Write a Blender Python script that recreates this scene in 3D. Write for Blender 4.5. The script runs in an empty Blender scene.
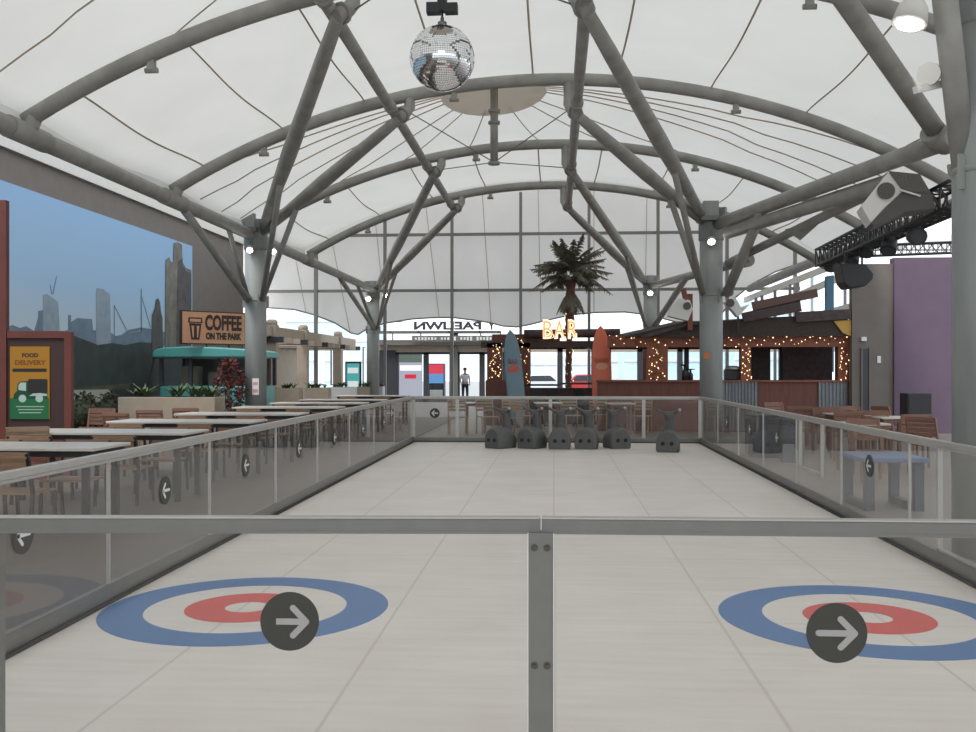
import bpy, bmesh, math, random
from mathutils import Vector, Matrix
random.seed(7)
S = bpy.context.scene
COL = S.collection
PI = math.pi
F, CX, HY = 980.0, 488.0, 371.0
CAMH = 1.6
YAW = math.atan(66/980.0)
cs, sn = math.cos(YAW), math.sin(YAW)

# ---------------------------------------------------------------- camera, world, light
cd = bpy.data.cameras.new('camera'); cam = bpy.data.objects.new('camera', cd); COL.objects.link(cam)
cam.location = (0, 0, CAMH); cam.rotation_euler = (PI/2, 0, YAW)
cd.sensor_width = 36; cd.lens = F/976*36; cd.shift_y = 5/976; cd.clip_end = 500; cd.clip_start = .05
S.camera = cam
W = bpy.data.worlds.new('sky'); S.world = W; W.use_nodes = True
wn = W.node_tree; bg = wn.nodes['Background']
tc = wn.nodes.new('ShaderNodeTexCoord'); sx = wn.nodes.new('ShaderNodeSeparateXYZ'); rp = wn.nodes.new('ShaderNodeValToRGB')
wn.links.new(tc.outputs['Generated'], sx.inputs[0]); wn.links.new(sx.outputs['Z'], rp.inputs[0]); wn.links.new(rp.outputs[0], bg.inputs[0])
rp.color_ramp.elements[0].color = (.92, .97, 1, 1); rp.color_ramp.elements[1].color = (.74, .86, 1, 1)
bg.inputs[1].default_value = 1.7
sl = bpy.data.lights.new('sun', 'SUN'); so = bpy.data.objects.new('sun', sl); COL.objects.link(so)
sl.energy = 2.6; sl.angle = .35; sl.color = (1, .96, .92); so.rotation_euler = (math.radians(28), math.radians(-18), 0)
S.view_settings.view_transform = 'Standard'; S.view_settings.look = 'None'
S.view_settings.exposure = 0.0; S.view_settings.gamma = 1.0; S.view_settings.use_curve_mapping = False
S.cycles.max_bounces = 12; S.cycles.transparent_max_bounces = 24; S.cycles.diffuse_bounces = 6; S.cycles.glossy_bounces = 5
S.cycles.use_denoising = True; S.cycles.sample_clamp_indirect = 6

# ---------------------------------------------------------------- helpers
def P(px, py, Z):
    xc = (px-CX)*Z/F
    return Vector((xc*cs - Z*sn, xc*sn + Z*cs, CAMH + (HY-py)*Z/F))
def onX(px, py, X):                      # where the sight line meets the plane x = X
    d = (px-CX)/F; Z = X/(d*cs - sn)
    return Vector((X, Z*(d*sn+cs), CAMH + (HY-py)*Z/F))
def onY(px, py, Y):
    d = (px-CX)/F; Z = Y/(d*sn+cs)
    return Vector((Z*(d*cs-sn), Y, CAMH + (HY-py)*Z/F))
def mat(name, col, rough=.6, metal=0., noise=0., nscale=6., bump=0., emit=None, estr=0., spec=.5, stretch=None):
    m = bpy.data.materials.new(name); m.use_nodes = True
    nt = m.node_tree; b = nt.nodes['Principled BSDF']
    c = (*col, 1) if len(col) == 3 else col
    b.inputs['Base Color'].default_value = c; b.inputs['Roughness'].default_value = rough
    b.inputs['Metallic'].default_value = metal; b.inputs['Specular IOR Level'].default_value = spec
    if noise or bump:
        t = nt.nodes.new('ShaderNodeTexCoord'); n = nt.nodes.new('ShaderNodeTexNoise')
        n.inputs['Scale'].default_value = nscale; n.inputs['Detail'].default_value = 5
        if stretch:
            mp = nt.nodes.new('ShaderNodeMapping'); mp.inputs['Scale'].default_value = stretch
            nt.links.new(t.outputs['Object'], mp.inputs[0]); nt.links.new(mp.outputs[0], n.inputs['Vector'])
        else: nt.links.new(t.outputs['Object'], n.inputs['Vector'])
        if noise:
            r = nt.nodes.new('ShaderNodeValToRGB')
            r.color_ramp.elements[0].position = .3; r.color_ramp.elements[1].position = .7
            r.color_ramp.elements[0].color = (*[max(0, v*(1-noise)) for v in col[:3]], 1)
            r.color_ramp.elements[1].color = (*[min(1, v*(1+noise)) for v in col[:3]], 1)
            nt.links.new(n.outputs[0], r.inputs[0]); nt.links.new(r.outputs[0], b.inputs['Base Color'])
        if bump:
            bp = nt.nodes.new('ShaderNodeBump'); bp.inputs['Strength'].default_value = bump; bp.inputs['Distance'].default_value = .02
            nt.links.new(n.outputs[0], bp.inputs['Height']); nt.links.new(bp.outputs[0], b.inputs['Normal'])
    if emit:
        b.inputs['Emission Color'].default_value = (*emit, 1); b.inputs['Emission Strength'].default_value = estr
    return m
def srgb(r, g, b):
    f = lambda v: (v/255/12.92) if v/255 <= .04045 else ((v/255+.055)/1.055)**2.4
    return (f(r), f(g), f(b))

def box(bm, x0, x1, y0, y1, z0, z1, M=None):
    vs = [bm.verts.new(v) for v in [(x0,y0,z0),(x1,y0,z0),(x1,y1,z0),(x0,y1,z0),(x0,y0,z1),(x1,y0,z1),(x1,y1,z1),(x0,y1,z1)]]
    for f in ((3,2,1,0),(4,5,6,7),(0,1,5,4),(1,2,6,5),(2,3,7,6),(3,0,4,7)): bm.faces.new([vs[i] for i in f])
    if M: 
        for v in vs: v.co = M @ v.co
    return vs
def bar(bm, a, b, w, h, up=Vector((0,0,1))):       # a box beam from a to b
    a, b = Vector(a), Vector(b); d = (b-a); L = d.length; d.normalize()
    s = d.cross(up)
    if s.length < 1e-4: s = d.cross(Vector((0,1,0)))
    s.normalize(); u = s.cross(d)
    M = Matrix(((s.x,d.x,u.x,a.x),(s.y,d.y,u.y,a.y),(s.z,d.z,u.z,a.z),(0,0,0,1)))
    return box(bm, -w/2, w/2, 0, L, -h/2, h/2, M)
def frame_of(d):
    d = d.normalized(); s = d.cross(Vector((0,0,1)))
    if s.length < 1e-3: s = d.cross(Vector((0,1,0)))
    s.normalize(); return s, s.cross(d)
def sweep(bm, pts, rs, seg=12, caps=True):
    pts = [Vector(p) for p in pts]; n = len(pts)
    if not hasattr(rs, '__len__'): rs = [rs]*n
    rings = []
    for i, p in enumerate(pts):
        d = pts[min(i+1, n-1)] - pts[max(i-1, 0)]
        s, u = frame_of(d)
        if rings and s.dot(ls) < 0: s, u = -s, -u
        ls = s
        rings.append([bm.verts.new(p + (s*math.cos(2*PI*k/seg)+u*math.sin(2*PI*k/seg))*rs[i]) for k in range(seg)])
    for a, b in zip(rings, rings[1:]):
        for k in range(seg): 
            f = bm.faces.new((a[k], a[(k+1)%seg], b[(k+1)%seg], b[k])); f.smooth = seg > 6
    if caps: bm.faces.new(rings[0][::-1]); bm.faces.new(rings[-1])
def tube(bm, a, b, r, r2=None, seg=12, mid=None):
    if mid:
        a, b = Vector(a), Vector(b)
        sweep(bm, [a, a.lerp(b,.12), a.lerp(b,.5), a.lerp(b,.88), b], [r*.8, r, mid, r, r*.8], seg)
    else: sweep(bm, [a, b], [r, r if r2 is None else r2], seg)
def lathe(bm, prof, c=(0,0,0), seg=20):
    c = Vector(c); rings = []
    for r, z in prof: rings.append([bm.verts.new(c+Vector((r*math.cos(2*PI*k/seg), r*math.sin(2*PI*k/seg), z))) for k in range(seg)])
    for a, b in zip(rings, rings[1:]):
        for k in range(seg):
            f = bm.faces.new((a[k], a[(k+1)%seg], b[(k+1)%seg], b[k])); f.smooth = True
    bm.faces.new(rings[0][::-1]); bm.faces.new(rings[-1])
def prism(bm, pts, off):                            # polygon (3D pts) pushed along off
    off = Vector(off); a = [bm.verts.new(Vector(p)) for p in pts]; b = [bm.verts.new(Vector(p)+off) for p in pts]
    n = len(pts)
    bm.faces.new(a[::-1]); bm.faces.new(b)
    for k in range(n): bm.faces.new((a[k], a[(k+1)%n], b[(k+1)%n], b[k]))
def disc(bm, c, n, r, t, seg=32, rin=0):            # round plate, axis n
    c, n = Vector(c), Vector(n).normalized(); s, u = frame_of(n)
    pt = lambda k, rr: (s*math.cos(2*PI*k/seg)+u*math.sin(2*PI*k/seg))*rr
    if not rin: sweep(bm, [c, c+n*t], r, seg); return
    A = [[bm.verts.new(c+n*h+pt(k, rr)) for k in range(seg)] for h, rr in ((0,rin),(0,r),(t,r),(t,rin))]
    for i in range(4):
        a, b = A[i], A[(i+1)%4]
        for k in range(seg): bm.faces.new((a[k], a[(k+1)%seg], b[(k+1)%seg], b[k]))
def ball(bm, c, r, seg=12, rings=8, sc=(1,1,1)):
    M = Matrix.Translation(Vector(c)) @ Matrix.Diagonal((*sc, 1))
    bmesh.ops.create_uvsphere(bm, u_segments=seg, v_segments=rings, radius=r, matrix=M)
NB = bmesh.new
ROOT = {}
def fin(name, bm, m, parent=None, bevel=0, label=None, kind=None):
    if parent is not None and parent in ROOT: bm.transform(ROOT[parent].inverted())
    bmesh.ops.recalc_face_normals(bm, faces=bm.faces)
    me = bpy.data.meshes.new(name); bm.to_mesh(me); bm.free()
    me.materials.append(m); o = bpy.data.objects.new(name, me); COL.objects.link(o)
    if parent is not None:
        o.parent = parent
        if parent in ROOT: ROOT[o] = ROOT[parent]
    if bevel:
        b = o.modifiers.new('bevel', 'BEVEL'); b.width = bevel; b.segments = 2; b.limit_method = 'ANGLE'
    if label: o['label'] = label
    if kind: o['kind'] = kind
    return o
def thing(name, label, cat, loc=(0,0,0), rz=0, group=None):
    o = bpy.data.objects.new(name, None); COL.objects.link(o); o.empty_display_size = .1
    o.location = loc; o.rotation_euler = (0, 0, rz)
    o['label'] = label; o['category'] = cat
    if group: o['group'] = group
    ROOT[o] = Matrix.Translation(Vector(loc)) @ Matrix.Rotation(rz, 4, 'Z')
    return o
def tag(o, label, cat, group=None, kind=None):
    o['label'] = label; o['category'] = cat
    if group: o['group'] = group
    if kind: o['kind'] = kind
    return o
def struct(name, bm, m, label=None, cat=None, **k):
    o = fin(name, bm, m, kind='structure', **k)
    if label: o['label'] = label
    if cat: o['category'] = cat
    return o
def dup(root, loc, rz, label=None, group=None, scale=None):
    r = root.copy(); COL.objects.link(r); r.location = loc; r.rotation_euler = (0, 0, rz)
    if scale: r.scale = scale
    if label: r['label'] = label
    if group: r['group'] = group
    for ch in list(root.children):
        c = ch.copy(); COL.objects.link(c); c.parent = r
        for g in ch.children:
            d = g.copy(); COL.objects.link(d); d.parent = c
    return r
def text(name, body, m, parent, pos, height, normal='-Y', width=None, extrude=.004, mirror=False, rz=None, bold=0.):
    """lettering standing upright, centred on pos (world), facing along normal"""
    cu = bpy.data.curves.new(name, 'FONT'); cu.body = body; cu.align_x = 'CENTER'; cu.align_y = 'CENTER'
    cu.size = height/.72; cu.extrude = extrude; cu.offset = bold; cu.resolution_u = 3; cu.materials.append(m)
    o = bpy.data.objects.new(name, cu); COL.objects.link(o)
    rot = Matrix.Rotation(rz if rz is not None else {'-Y':0, '+X':PI/2, '-X':-PI/2}[normal], 4, 'Z') @ Matrix.Rotation(PI/2, 4, 'X')
    bpy.context.view_layer.update()
    sx = 1.
    if width: sx = width/max(o.dimensions.x, 1e-3)
    if mirror: sx = -sx
    M = Matrix.Translation(Vector(pos)) @ rot @ Matrix.Diagonal((sx, 1, 1, 1))
    if parent is not None:
        o.parent = parent; M = ROOT[parent].inverted() @ M
    me = bpy.data.meshes.new_from_object(o, depsgraph=bpy.context.evaluated_depsgraph_get())
    q = bpy.data.objects.new(name, me); COL.objects.link(q); q.parent = parent; q.matrix_basis = M
    bpy.data.objects.remove(o); bpy.data.curves.remove(cu)
    return q

# ---------------------------------------------------------------- materials
M = {}
M['steel'] = mat('galvanised steel', srgb(152,151,146), .55, .2, .16, 3.0, .05)
M['steel_col'] = mat('weathered column steel', srgb(146,150,148), .7, .08, .14, 1.6, .08, stretch=(3,3,.5))
M['alu'] = mat('brushed aluminium', srgb(182,179,174), .38, .45, .05, 8)
M['alu_dark'] = mat('grey anodised aluminium', srgb(124,123,119), .45, .35, .05, 10)
M['bolt'] = mat('bolt steel', srgb(92,84,76), .4, .3)
M['rubber'] = mat('black rubber seal', srgb(40,38,38), .6)
M['black'] = mat('black metal', srgb(38,38,41), .5)
M['dark'] = mat('dark grey frame', srgb(58,60,66), .5)
M['charcoal'] = mat('charcoal plastic', srgb(92,92,91), .6, 0, .10, 14, .05)
M['hole'] = mat('dark socket', srgb(36,36,36), .8)
M['white'] = mat('white paint', srgb(222,222,218), .6)
M['whitebox'] = mat('white speaker casing', srgb(214,213,208), .55)
M['grille'] = mat('speaker grille', srgb(92,88,84), .8, 0, .2, 60)
M['decal'] = mat('charcoal decal vinyl', srgb(62,62,56), .6)
M['arrow'] = mat('pale grey arrow vinyl', srgb(172,168,166), .6)
M['arrow_w'] = mat('white arrow vinyl', srgb(225,225,222), .6)
M['tabletop'] = mat('pale laminate', srgb(205,200,192), .35, 0, .05, 5)
M['teak'] = mat('weathered teak', srgb(150,120,94), .6, 0, .18, 6, 0, stretch=(1,8,8))
M['redwood'] = mat('red brown timber', srgb(132,96,80), .6, 0, .16, 5, 0, stretch=(1,8,8))
M['palewood'] = mat('pale oak', srgb(152,128,104), .6, 0, .14, 6)
M['barwood'] = mat('dark red stained timber', srgb(106,62,52), .6, 0, .2, 2.5, .05, stretch=(6,6,.6))
M['barbeam'] = mat('rusty timber beam', srgb(128,74,56), .65, 0, .2, 4)
M['thatch'] = mat('dark thatch', srgb(66,58,54), .95, 0, .3, 30, .6)
M['log'] = mat('dark log', srgb(78,66,66), .85, 0, .2, 8, .2)
M['rust'] = mat('rust red painted steel', srgb(100,50,42), .6, 0, .12, 3)
M['beige'] = mat('beige render', srgb(176,163,148), .9, 0, .05, 4)
M['planter'] = mat('taupe planter', srgb(158,146,130), .9, 0, .06, 5)
M['whitecrate'] = mat('white painted planter', srgb(205,208,210), .7)
M['wall'] = mat('taupe wall panel', srgb(112,104,98), .9, 0, .05, 3)
M['greywall'] = mat('grey brown wall', srgb(116,108,102), .9, 0, .05, 3)
M['purple'] = mat('mauve wall', srgb(100,84,100), .9, 0, .05, 3)
M['teal'] = mat('teal paint', srgb(84,158,152), .4)
M['leaf'] = mat('green leaves', srgb(84,100,62), .7, 0, .35, 9)
M['hedge'] = mat('dark hedge leaves', srgb(60,66,48), .8, 0, .35, 9)
M['redleaf'] = mat('dark red leaves', srgb(92,48,44), .7, 0, .35, 9)
M['palm'] = mat('dull palm leaves', srgb(112,108,92), .8, 0, .25, 9)
M['bark'] = mat('palm bark', srgb(110,78,66), .9, 0, .3, 12, .4)
M['coffee'] = mat('tan sign board', srgb(192,142,108), .6, 0, .06, 5)
M['ink'] = mat('dark sign lettering', srgb(52,36,34), .6)
M['blueboard'] = mat('faded blue surfboard', srgb(112,138,152), .35)
M['redboard'] = mat('faded orange red surfboard', srgb(222,112,84), .35)
M['decal_r'] = mat('orange board graphic', srgb(190,90,70), .5)
M['decal_d'] = mat('brown board graphic', srgb(140,80,66), .5)
M['blue'] = mat('blue table top', srgb(98,122,160), .45)
M['navy'] = mat('dark blue grey plastic', srgb(72,78,92), .6)
M['skin'] = mat('skin', srgb(190,150,125), .6)
M['shirt'] = mat('white shirt', srgb(225,225,228), .8)
M['trousers'] = mat('dark trousers', srgb(40,42,50), .8)
M['hair'] = mat('dark hair', srgb(45,36,32), .7)
M['bulb'] = mat('warm fairy bulb', (1,.8,.5), .5, emit=(1,.72,.36), estr=2.6)
M['neon'] = mat('orange neon', (1,.4,.1), .5, emit=(1,.25,.07), estr=1.0)
M['neonw'] = mat('warm white neon', (1,.9,.8), .5, emit=(1,.72,.5), estr=1.1)
M['lamp'] = mat('lit lamp face', (1,1,1), .5, emit=(1,.97,.9), estr=18)
M['corr'] = mat('corrugated zinc', srgb(140,144,148), .45, .4, .08, 4)
M['ground'] = mat('outside paving', srgb(170,168,164), .9, 0, .05, 1)
M['yellow'] = mat('yellow shade', srgb(190,150,70), .7)
def emis(name, col, s): return mat(name, (0,0,0), .5, emit=col, estr=s)

def glass_mat(name, tint, ior=1.5, rough=0.0, dust=.0):
    m = bpy.data.materials.new(name); m.use_nodes = True; nt = m.node_tree; nt.nodes.clear()
    o = nt.nodes.new('ShaderNodeOutputMaterial'); mx = nt.nodes.new('ShaderNodeMixShader')
    fr = nt.nodes.new('ShaderNodeFresnel'); fr.inputs[0].default_value = ior
    t = nt.nodes.new('ShaderNodeBsdfTransparent'); t.inputs[0].default_value = (*tint, 1)
    g = nt.nodes.new('ShaderNodeBsdfGlossy'); g.inputs['Roughness'].default_value = rough; g.inputs['Color'].default_value = (.9,.9,.9,1)
    geo = nt.nodes.new('ShaderNodeNewGeometry'); inv = nt.nodes.new('ShaderNodeMath'); inv.operation = 'SUBTRACT'; inv.inputs[0].default_value = 1
    mul = nt.nodes.new('ShaderNodeMath'); mul.operation = 'MULTIPLY'
    nt.links.new(geo.outputs['Backfacing'], inv.inputs[1]); nt.links.new(inv.outputs[0], mul.inputs[0]); nt.links.new(fr.outputs[0], mul.inputs[1])
    # the pane is thin: only the face the light enters by mirrors, a little dust scatters
    dm = nt.nodes.new('ShaderNodeMixShader'); dm.inputs[0].default_value = dust
    df = nt.nodes.new('ShaderNodeBsdfDiffuse'); df.inputs[0].default_value = (.62,.59,.56,1)
    nt.links.new(t.outputs[0], dm.inputs[1]); nt.links.new(df.outputs[0], dm.inputs[2]); t = dm
    nt.links.new(mul.outputs[0], mx.inputs[0]); nt.links.new(t.outputs[0], mx.inputs[1]); nt.links.new(g.outputs[0], mx.inputs[2])
    nt.links.new(mx.outputs[0], o.inputs[0]); return m
M['glass'] = glass_mat('balustrade glass', (.95,.95,.94), 1.55, .015, .045)
M['glass_front'] = glass_mat('clear balustrade glass', (.97,.97,.965), 1.35, .01, .015)
M['winglass'] = glass_mat('window glass', (.95,.97,.98), 1.4)

def fabric_mat(name, col, trans):
    m = bpy.data.materials.new(name); m.use_nodes = True; nt = m.node_tree; nt.nodes.clear()
    o = nt.nodes.new('ShaderNodeOutputMaterial'); mx = nt.nodes.new('ShaderNodeMixShader'); mx.inputs[0].default_value = trans
    d = nt.nodes.new('ShaderNodeBsdfDiffuse'); t = nt.nodes.new('ShaderNodeBsdfTranslucent')
    tcn = nt.nodes.new('ShaderNodeTexCoord'); n = nt.nodes.new('ShaderNodeTexNoise'); n.inputs['Scale'].default_value = .5; n.inputs['Detail'].default_value = 6
    r = nt.nodes.new('ShaderNodeValToRGB'); r.color_ramp.elements[0].position = .25; r.color_ramp.elements[1].position = .6
    r.color_ramp.elements[0].color = (*[v*.93 for v in col], 1); r.color_ramp.elements[1].color = (*col, 1)
    nt.links.new(tcn.outputs['Object'], n.inputs['Vector']); nt.links.new(n.outputs[0], r.inputs[0])
    nt.links.new(r.outputs[0], d.inputs[0]); nt.links.new(r.outputs[0], t.inputs[0])
    nt.links.new(d.outputs[0], mx.inputs[1]); nt.links.new(t.outputs[0], mx.inputs[2]); nt.links.new(mx.outputs[0], o.inputs[0]); return m
M['fabric'] = fabric_mat('white tent fabric', (.875,.85,.80), .29)
M['gable'] = fabric_mat('gable tent fabric', (.80,.775,.75), .31)
M['patch'] = fabric_mat('doubled tent fabric', (.78,.72,.65), .26)
M['seam'] = mat('fabric seam', srgb(172,160,142), .9)

def rink_mat():
    m = mat('synthetic ice sheet', srgb(228,220,214), .42, spec=.35); nt = m.node_tree; b = nt.nodes['Principled BSDF']
    N = nt.nodes.new; L = nt.links.new
    t = N('ShaderNodeTexCoord'); s = N('ShaderNodeSeparateXYZ'); L(t.outputs['Object'], s.inputs[0])
    def seam(out, off, per, w):
        a = N('ShaderNodeMath'); a.operation = 'ADD'; a.inputs[1].default_value = off; L(out, a.inputs[0])
        p = N('ShaderNodeMath'); p.operation = 'PINGPONG'; p.inputs[1].default_value = per/2; L(a.outputs[0], p.inputs[0])
        c = N('ShaderNodeMapRange'); c.inputs[1].default_value = 0; c.inputs[2].default_value = w; c.inputs[3].default_value = 1; c.inputs[4].default_value = 0; L(p.outputs[0], c.inputs[0])
        return c.outputs[0]
    a = seam(s.outputs['X'], 10.4, 1.04, .014); c = seam(s.outputs['Y'], .05, 2.1, .012)
    mx = N('ShaderNodeMath'); mx.operation = 'MAXIMUM'; L(a, mx.inputs[0])
    h = N('ShaderNodeMath'); h.operation = 'MULTIPLY'; h.inputs[1].default_value = .6; L(c, h.inputs[0]); L(h.outputs[0], mx.inputs[1])
    n = N('ShaderNodeTexNoise'); n.inputs['Scale'].default_value = 1.3; n.inputs['Detail'].default_value = 8; L(t.outputs['Object'], n.inputs['Vector'])
    mp = N('ShaderNodeMapping'); mp.inputs['Scale'].default_value = (.8,9,1); L(t.outputs['Object'], mp.inputs[0])
    n2 = N('ShaderNodeTexNoise'); n2.inputs['Scale'].default_value = 1.5; n2.inputs['Detail'].default_value = 6; L(mp.outputs[0], n2.inputs['Vector'])
    ad = N('ShaderNodeMath'); ad.operation = 'ADD'; L(n.outputs[0], ad.inputs[0]); L(n2.outputs[0], ad.inputs[1])
    r = N('ShaderNodeValToRGB'); r.color_ramp.elements[0].position = .38; r.color_ramp.elements[1].position = .62
    hf = N('ShaderNodeMath'); hf.operation = 'MULTIPLY'; hf.inputs[1].default_value = .5; L(ad.outputs[0], hf.inputs[0]); L(hf.outputs[0], r.inputs[0])
    r.color_ramp.elements[0].color = (*srgb(220,212,205), 1); r.color_ramp.elements[1].color = (*srgb(231,224,218), 1)
    mc = N('ShaderNodeMix'); mc.data_type = 'RGBA'; L(mx.outputs[0], mc.inputs[0]); L(r.outputs[0], mc.inputs[6]); mc.inputs[7].default_value = (*srgb(200,192,184), 1)
    L(mc.outputs[2], b.inputs['Base Color']); return m
M['rink'] = rink_mat()
M['targ_b'] = mat('blue target paint', srgb(84,122,172), .45, 0, .04, 3)
M['targ_r'] = mat('red target paint', srgb(214,90,84), .45, 0, .04, 3)
M['rinkwhite'] = M['rink']
def paving():
    m = mat('brown grey paving', srgb(132,122,114), .5); nt = m.node_tree; b = nt.nodes['Principled BSDF']
    t = nt.nodes.new('ShaderNodeTexCoord'); br = nt.nodes.new('ShaderNodeTexBrick'); br.inputs['Scale'].default_value = 1.6
    br.inputs['Color1'].default_value = (*srgb(136,126,118),1); br.inputs['Color2'].default_value = (*srgb(127,117,109),1); br.inputs['Mortar'].default_value = (*srgb(102,94,88),1)
    br.inputs['Mortar Size'].default_value = .008; nt.links.new(t.outputs['Object'], br.inputs['Vector']); nt.links.new(br.outputs[0], b.inputs['Base Color']); return m
M['paving'] = paving()

# ---------------------------------------------------------------- setting: floors
bm = NB(); box(bm, -26, 22, -6, 52, -.1, 0); struct('floor', bm, M['paving'], 'brown grey paved floor around the rink')
bm = NB(); box(bm, -11, -3.3, -6, 33.5, 0, .012); struct('floor_left', bm, mat('dark brown floor sheet', srgb(88,77,69), .55, 0, .15, 2, 0, stretch=(7,.5,1)), 'dark brown floor sheet under the long tables')  # thin sheet added over the paving to darken the floor left of the rink
bm = NB(); box(bm, -90, 90, -40, 160, -.16, -.1); struct('ground_outside', bm, M['ground'])
LX, RX, YF, YB = -3.02, 3.06, 3.72, 21.75
LF, RF = -3.155, 3.215     # the rink widens a little towards the far end
bm = NB(); prism(bm, [(LX-.02,.4,0),(RX+.02,.4,0),(RF+.02,YB+.03,0),(LF-.02,YB+.03,0)], (0,0,.018))
rink = struct('floor_rink', bm, M['rink'], 'off-white synthetic ice rink floor in large panels')
tube_seg = 72
for (x, nm) in ((-2.05, 'near the left fence'), (2.015, 'near the right fence')):
    t = thing('curling_target', f'blue and red ring curling target painted on the rink {nm}', 'target', (x, 6.44, .018))
    for n2, m2, ro, ri in (('outer_ring', 'targ_b', .94, .66), ('inner_ring', 'targ_r', .405, .145)):
        bm = NB(); disc(bm, (x, 6.44, .0185), (0,0,1), ro, .0015, tube_seg, ri); fin(n2, bm, M[m2], t)

# ---------------------------------------------------------------- setting: tent roof
XC, R, ZT = -.1, 14.3, 7.13
XL, XR = -7.4, 7.9
def zarch(x):
    return ZT - R + math.sqrt(max(R*R-(x-XC)**2, 0))
AY = {n: (13.32 + 5.31*n) for n in range(-3, 4)}
def cone(x, y):
    z = 0
    for cy in (AY[-1]/2+AY[0]/2, AY[1]/2+AY[2]/2, AY[-3]/2+AY[-2]/2):
        d = math.hypot((x+1.3)/5.5, (y-cy)/2.6)
        z += .62*max(0, 1-d)**1.4
    return z
def zroof(x, y):
    # the cloth sags a touch between arches
    ph = (y-AY[0])/5.32; sag = .10*math.sin(PI*(ph % 1))**2
    return zarch(x) + .14 + cone(x, y) - sag*(0 if cone(x, y) > 0 else 1)
bm = NB()
nx, y0, y1 = 48, -7.0, AY[3]
ny = 92; g = []
for j in range(ny+1):
    y = y0+(y1-y0)*j/ny
    g.append([bm.verts.new((XL-.15+(XR-XL+.3)*i/nx, y, zroof(max(XL, min(XR, XL+(XR-XL)*i/nx)), y))) for i in range(nx+1)])
gl = [bm.verts.new((XL-.05, y0+(y1-y0)*j/ny, 4.98)) for j in range(ny+1)]; gr = [bm.verts.new((XR+.05, y0+(y1-y0)*j/ny, 4.98)) for j in range(ny+1)]
for j in range(ny):
    bm.faces.new((gl[j], g[j][0], g[j+1][0], gl[j+1])); bm.faces.new((gr[j], gr[j+1], g[j+1][nx], g[j][nx]))
for j in range(ny):
    for i in range(nx):
        f = bm.faces.new((g[j][i], g[j][i+1], g[j+1][i+1], g[j+1][i])); f.smooth = True
for i in range(nx):     # cloth tied down to the last arch
    x_a, x_b = [max(XL, min(XR, g[ny][q].co.x)) for q in (i, i+1)]
    bm.faces.new((g[ny][i], g[ny][i+1], bm.verts.new((x_b, y1+.02, zarch(x_b)+.02)), bm.verts.new((x_a, y1+.02, zarch(x_a)+.02))))
roof = struct('ceiling', bm, M['fabric'], 'white translucent tent roof over steel arches')
bm = NB()   # flared cloth from last arch out to the gable
YG = 42.2
g = []
for j in range(13):
    k = j/12; y = AY[3]+(YG+.6-AY[3])*k
    row = []
    for i in range(31):
        x = XL+(XR-XL)*i/30; xx = x*(1+.9*k)
        z = zroof(x, AY[3]) + k*(3.6 - 1.2*((x-XC)/7.5)**2) + (0 if k < 1 else 0)
        row.append(bm.verts.new((xx, y, z)))
    g.append(row)
for j in range(12):
    for i in range(30): bm.faces.new((g[j][i], g[j][i+1], g[j+1][i+1], g[j+1][i])).smooth = True
struct('ceiling_entrance', bm, M['fabric'])
def seam_line(bm, a, b, w=.035, n=14):
    """thin welded seam hugging the underside of the cloth between (x,y) a and b"""
    pts = []
    for i in range(n+1):
        x = a[0]+(b[0]-a[0])*i/n; y = a[1]+(b[1]-a[1])*i/n
        pts.append(Vector((x, y, zroof(x, y)-.012)))
    sweep(bm, pts, w/2, 4)
seams = NB()
SX = (-6.8, -5.25, -3.65, -2.05, -.4, 1.2, 2.95, 4.7, 6.4)
for n in (0, 2, -2):
    for x in SX: seam_line(seams, (x, AY[n]), (x, AY[n+1]))
for n in (-1, 1):
    cy = (AY[n]+AY[n+1])/2; c = (-1.3, cy)
    for x in SX:
        for yy in ((AY[n], AY[n+1]) if x in (-2.05, -.4) else (AY[n+1],) if x in (-5.25, -3.65, 1.2, 2.95) else ()):
            dx, dy = x-c[0], yy-cy; d = math.hypot(dx, dy)
            seam_line(seams, (c[0]+dx/d*.9, cy+dy/d*.9), (x, yy), .028)
    for k in range(4):
        yy = AY[n]+5.3*(k+.1)/4
        for xe in (XL, XR):
            dx, dy = xe-c[0], yy-cy; d = math.hypot(dx, dy)
            seam_line(seams, (c[0]+dx/d*.9, cy+dy/d*.9), (xe, yy), .028)
fin('seam', seams, M['seam'], roof)
pt = NB()
for n in (-1, 1):
    cy = (AY[n]+AY[n+1])/2
    ring = []
    ctr = pt.verts.new((-1.3, cy, zroof(-1.3, cy)-.02))
    for k in range(32):
        x, y = -1.3+1.15*math.cos(2*PI*k/32), cy+1.15*math.sin(2*PI*k/32)
        ring.append(pt.verts.new((x, y, zroof(x, y)-.03)))
    for k in range(32): pt.faces.new((ctr, ring[k], ring[(k+1)%32]))
fin('reinforcing_patch', pt, M['patch'], roof)

# gable cloth with scalloped hem, hung from the flared roof
hem = [(150,300),(266,307.6),(294.7,309.6),(315,315),(335,323),(351,333),(358,334.5),(366,329.5),(384,323.4),(412,319),(430,317.8),(453,317.5),(475,320.3),(490,322.7),
       (503,326),(517,327),(530,324.5),(544,321),(571,314.8),(596,312.5),(625,312),(650,315),(680,323),(705,330),(712,326),(722,313),(735,298),(752,284),(775,272),(800,263),(830,256),(880,250),(960,250)]
bm = NB(); lo, hi = [], []
for px, py in hem:
    p = onY(px, py, YG)
    k = min(1, abs((p.x/1.9-XC)/7.5))
    x0 = max(XL, min(XR, p.x/1.9)); top = zroof(x0, AY[3]) + 3.6 - 1.2*((x0-XC)/7.5)**2 + .15
    lo.append(bm.verts.new(p)); hi.append(bm.verts.new((p.x, YG, max(top, p.z+.5))))
for i in range(len(lo)-1): bm.faces.new((lo[i], lo[i+1], hi[i+1], hi[i]))
gab = struct('wall_back', bm, M['gable'], 'white fabric gable with a scalloped lower hem')
bm = NB()
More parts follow.
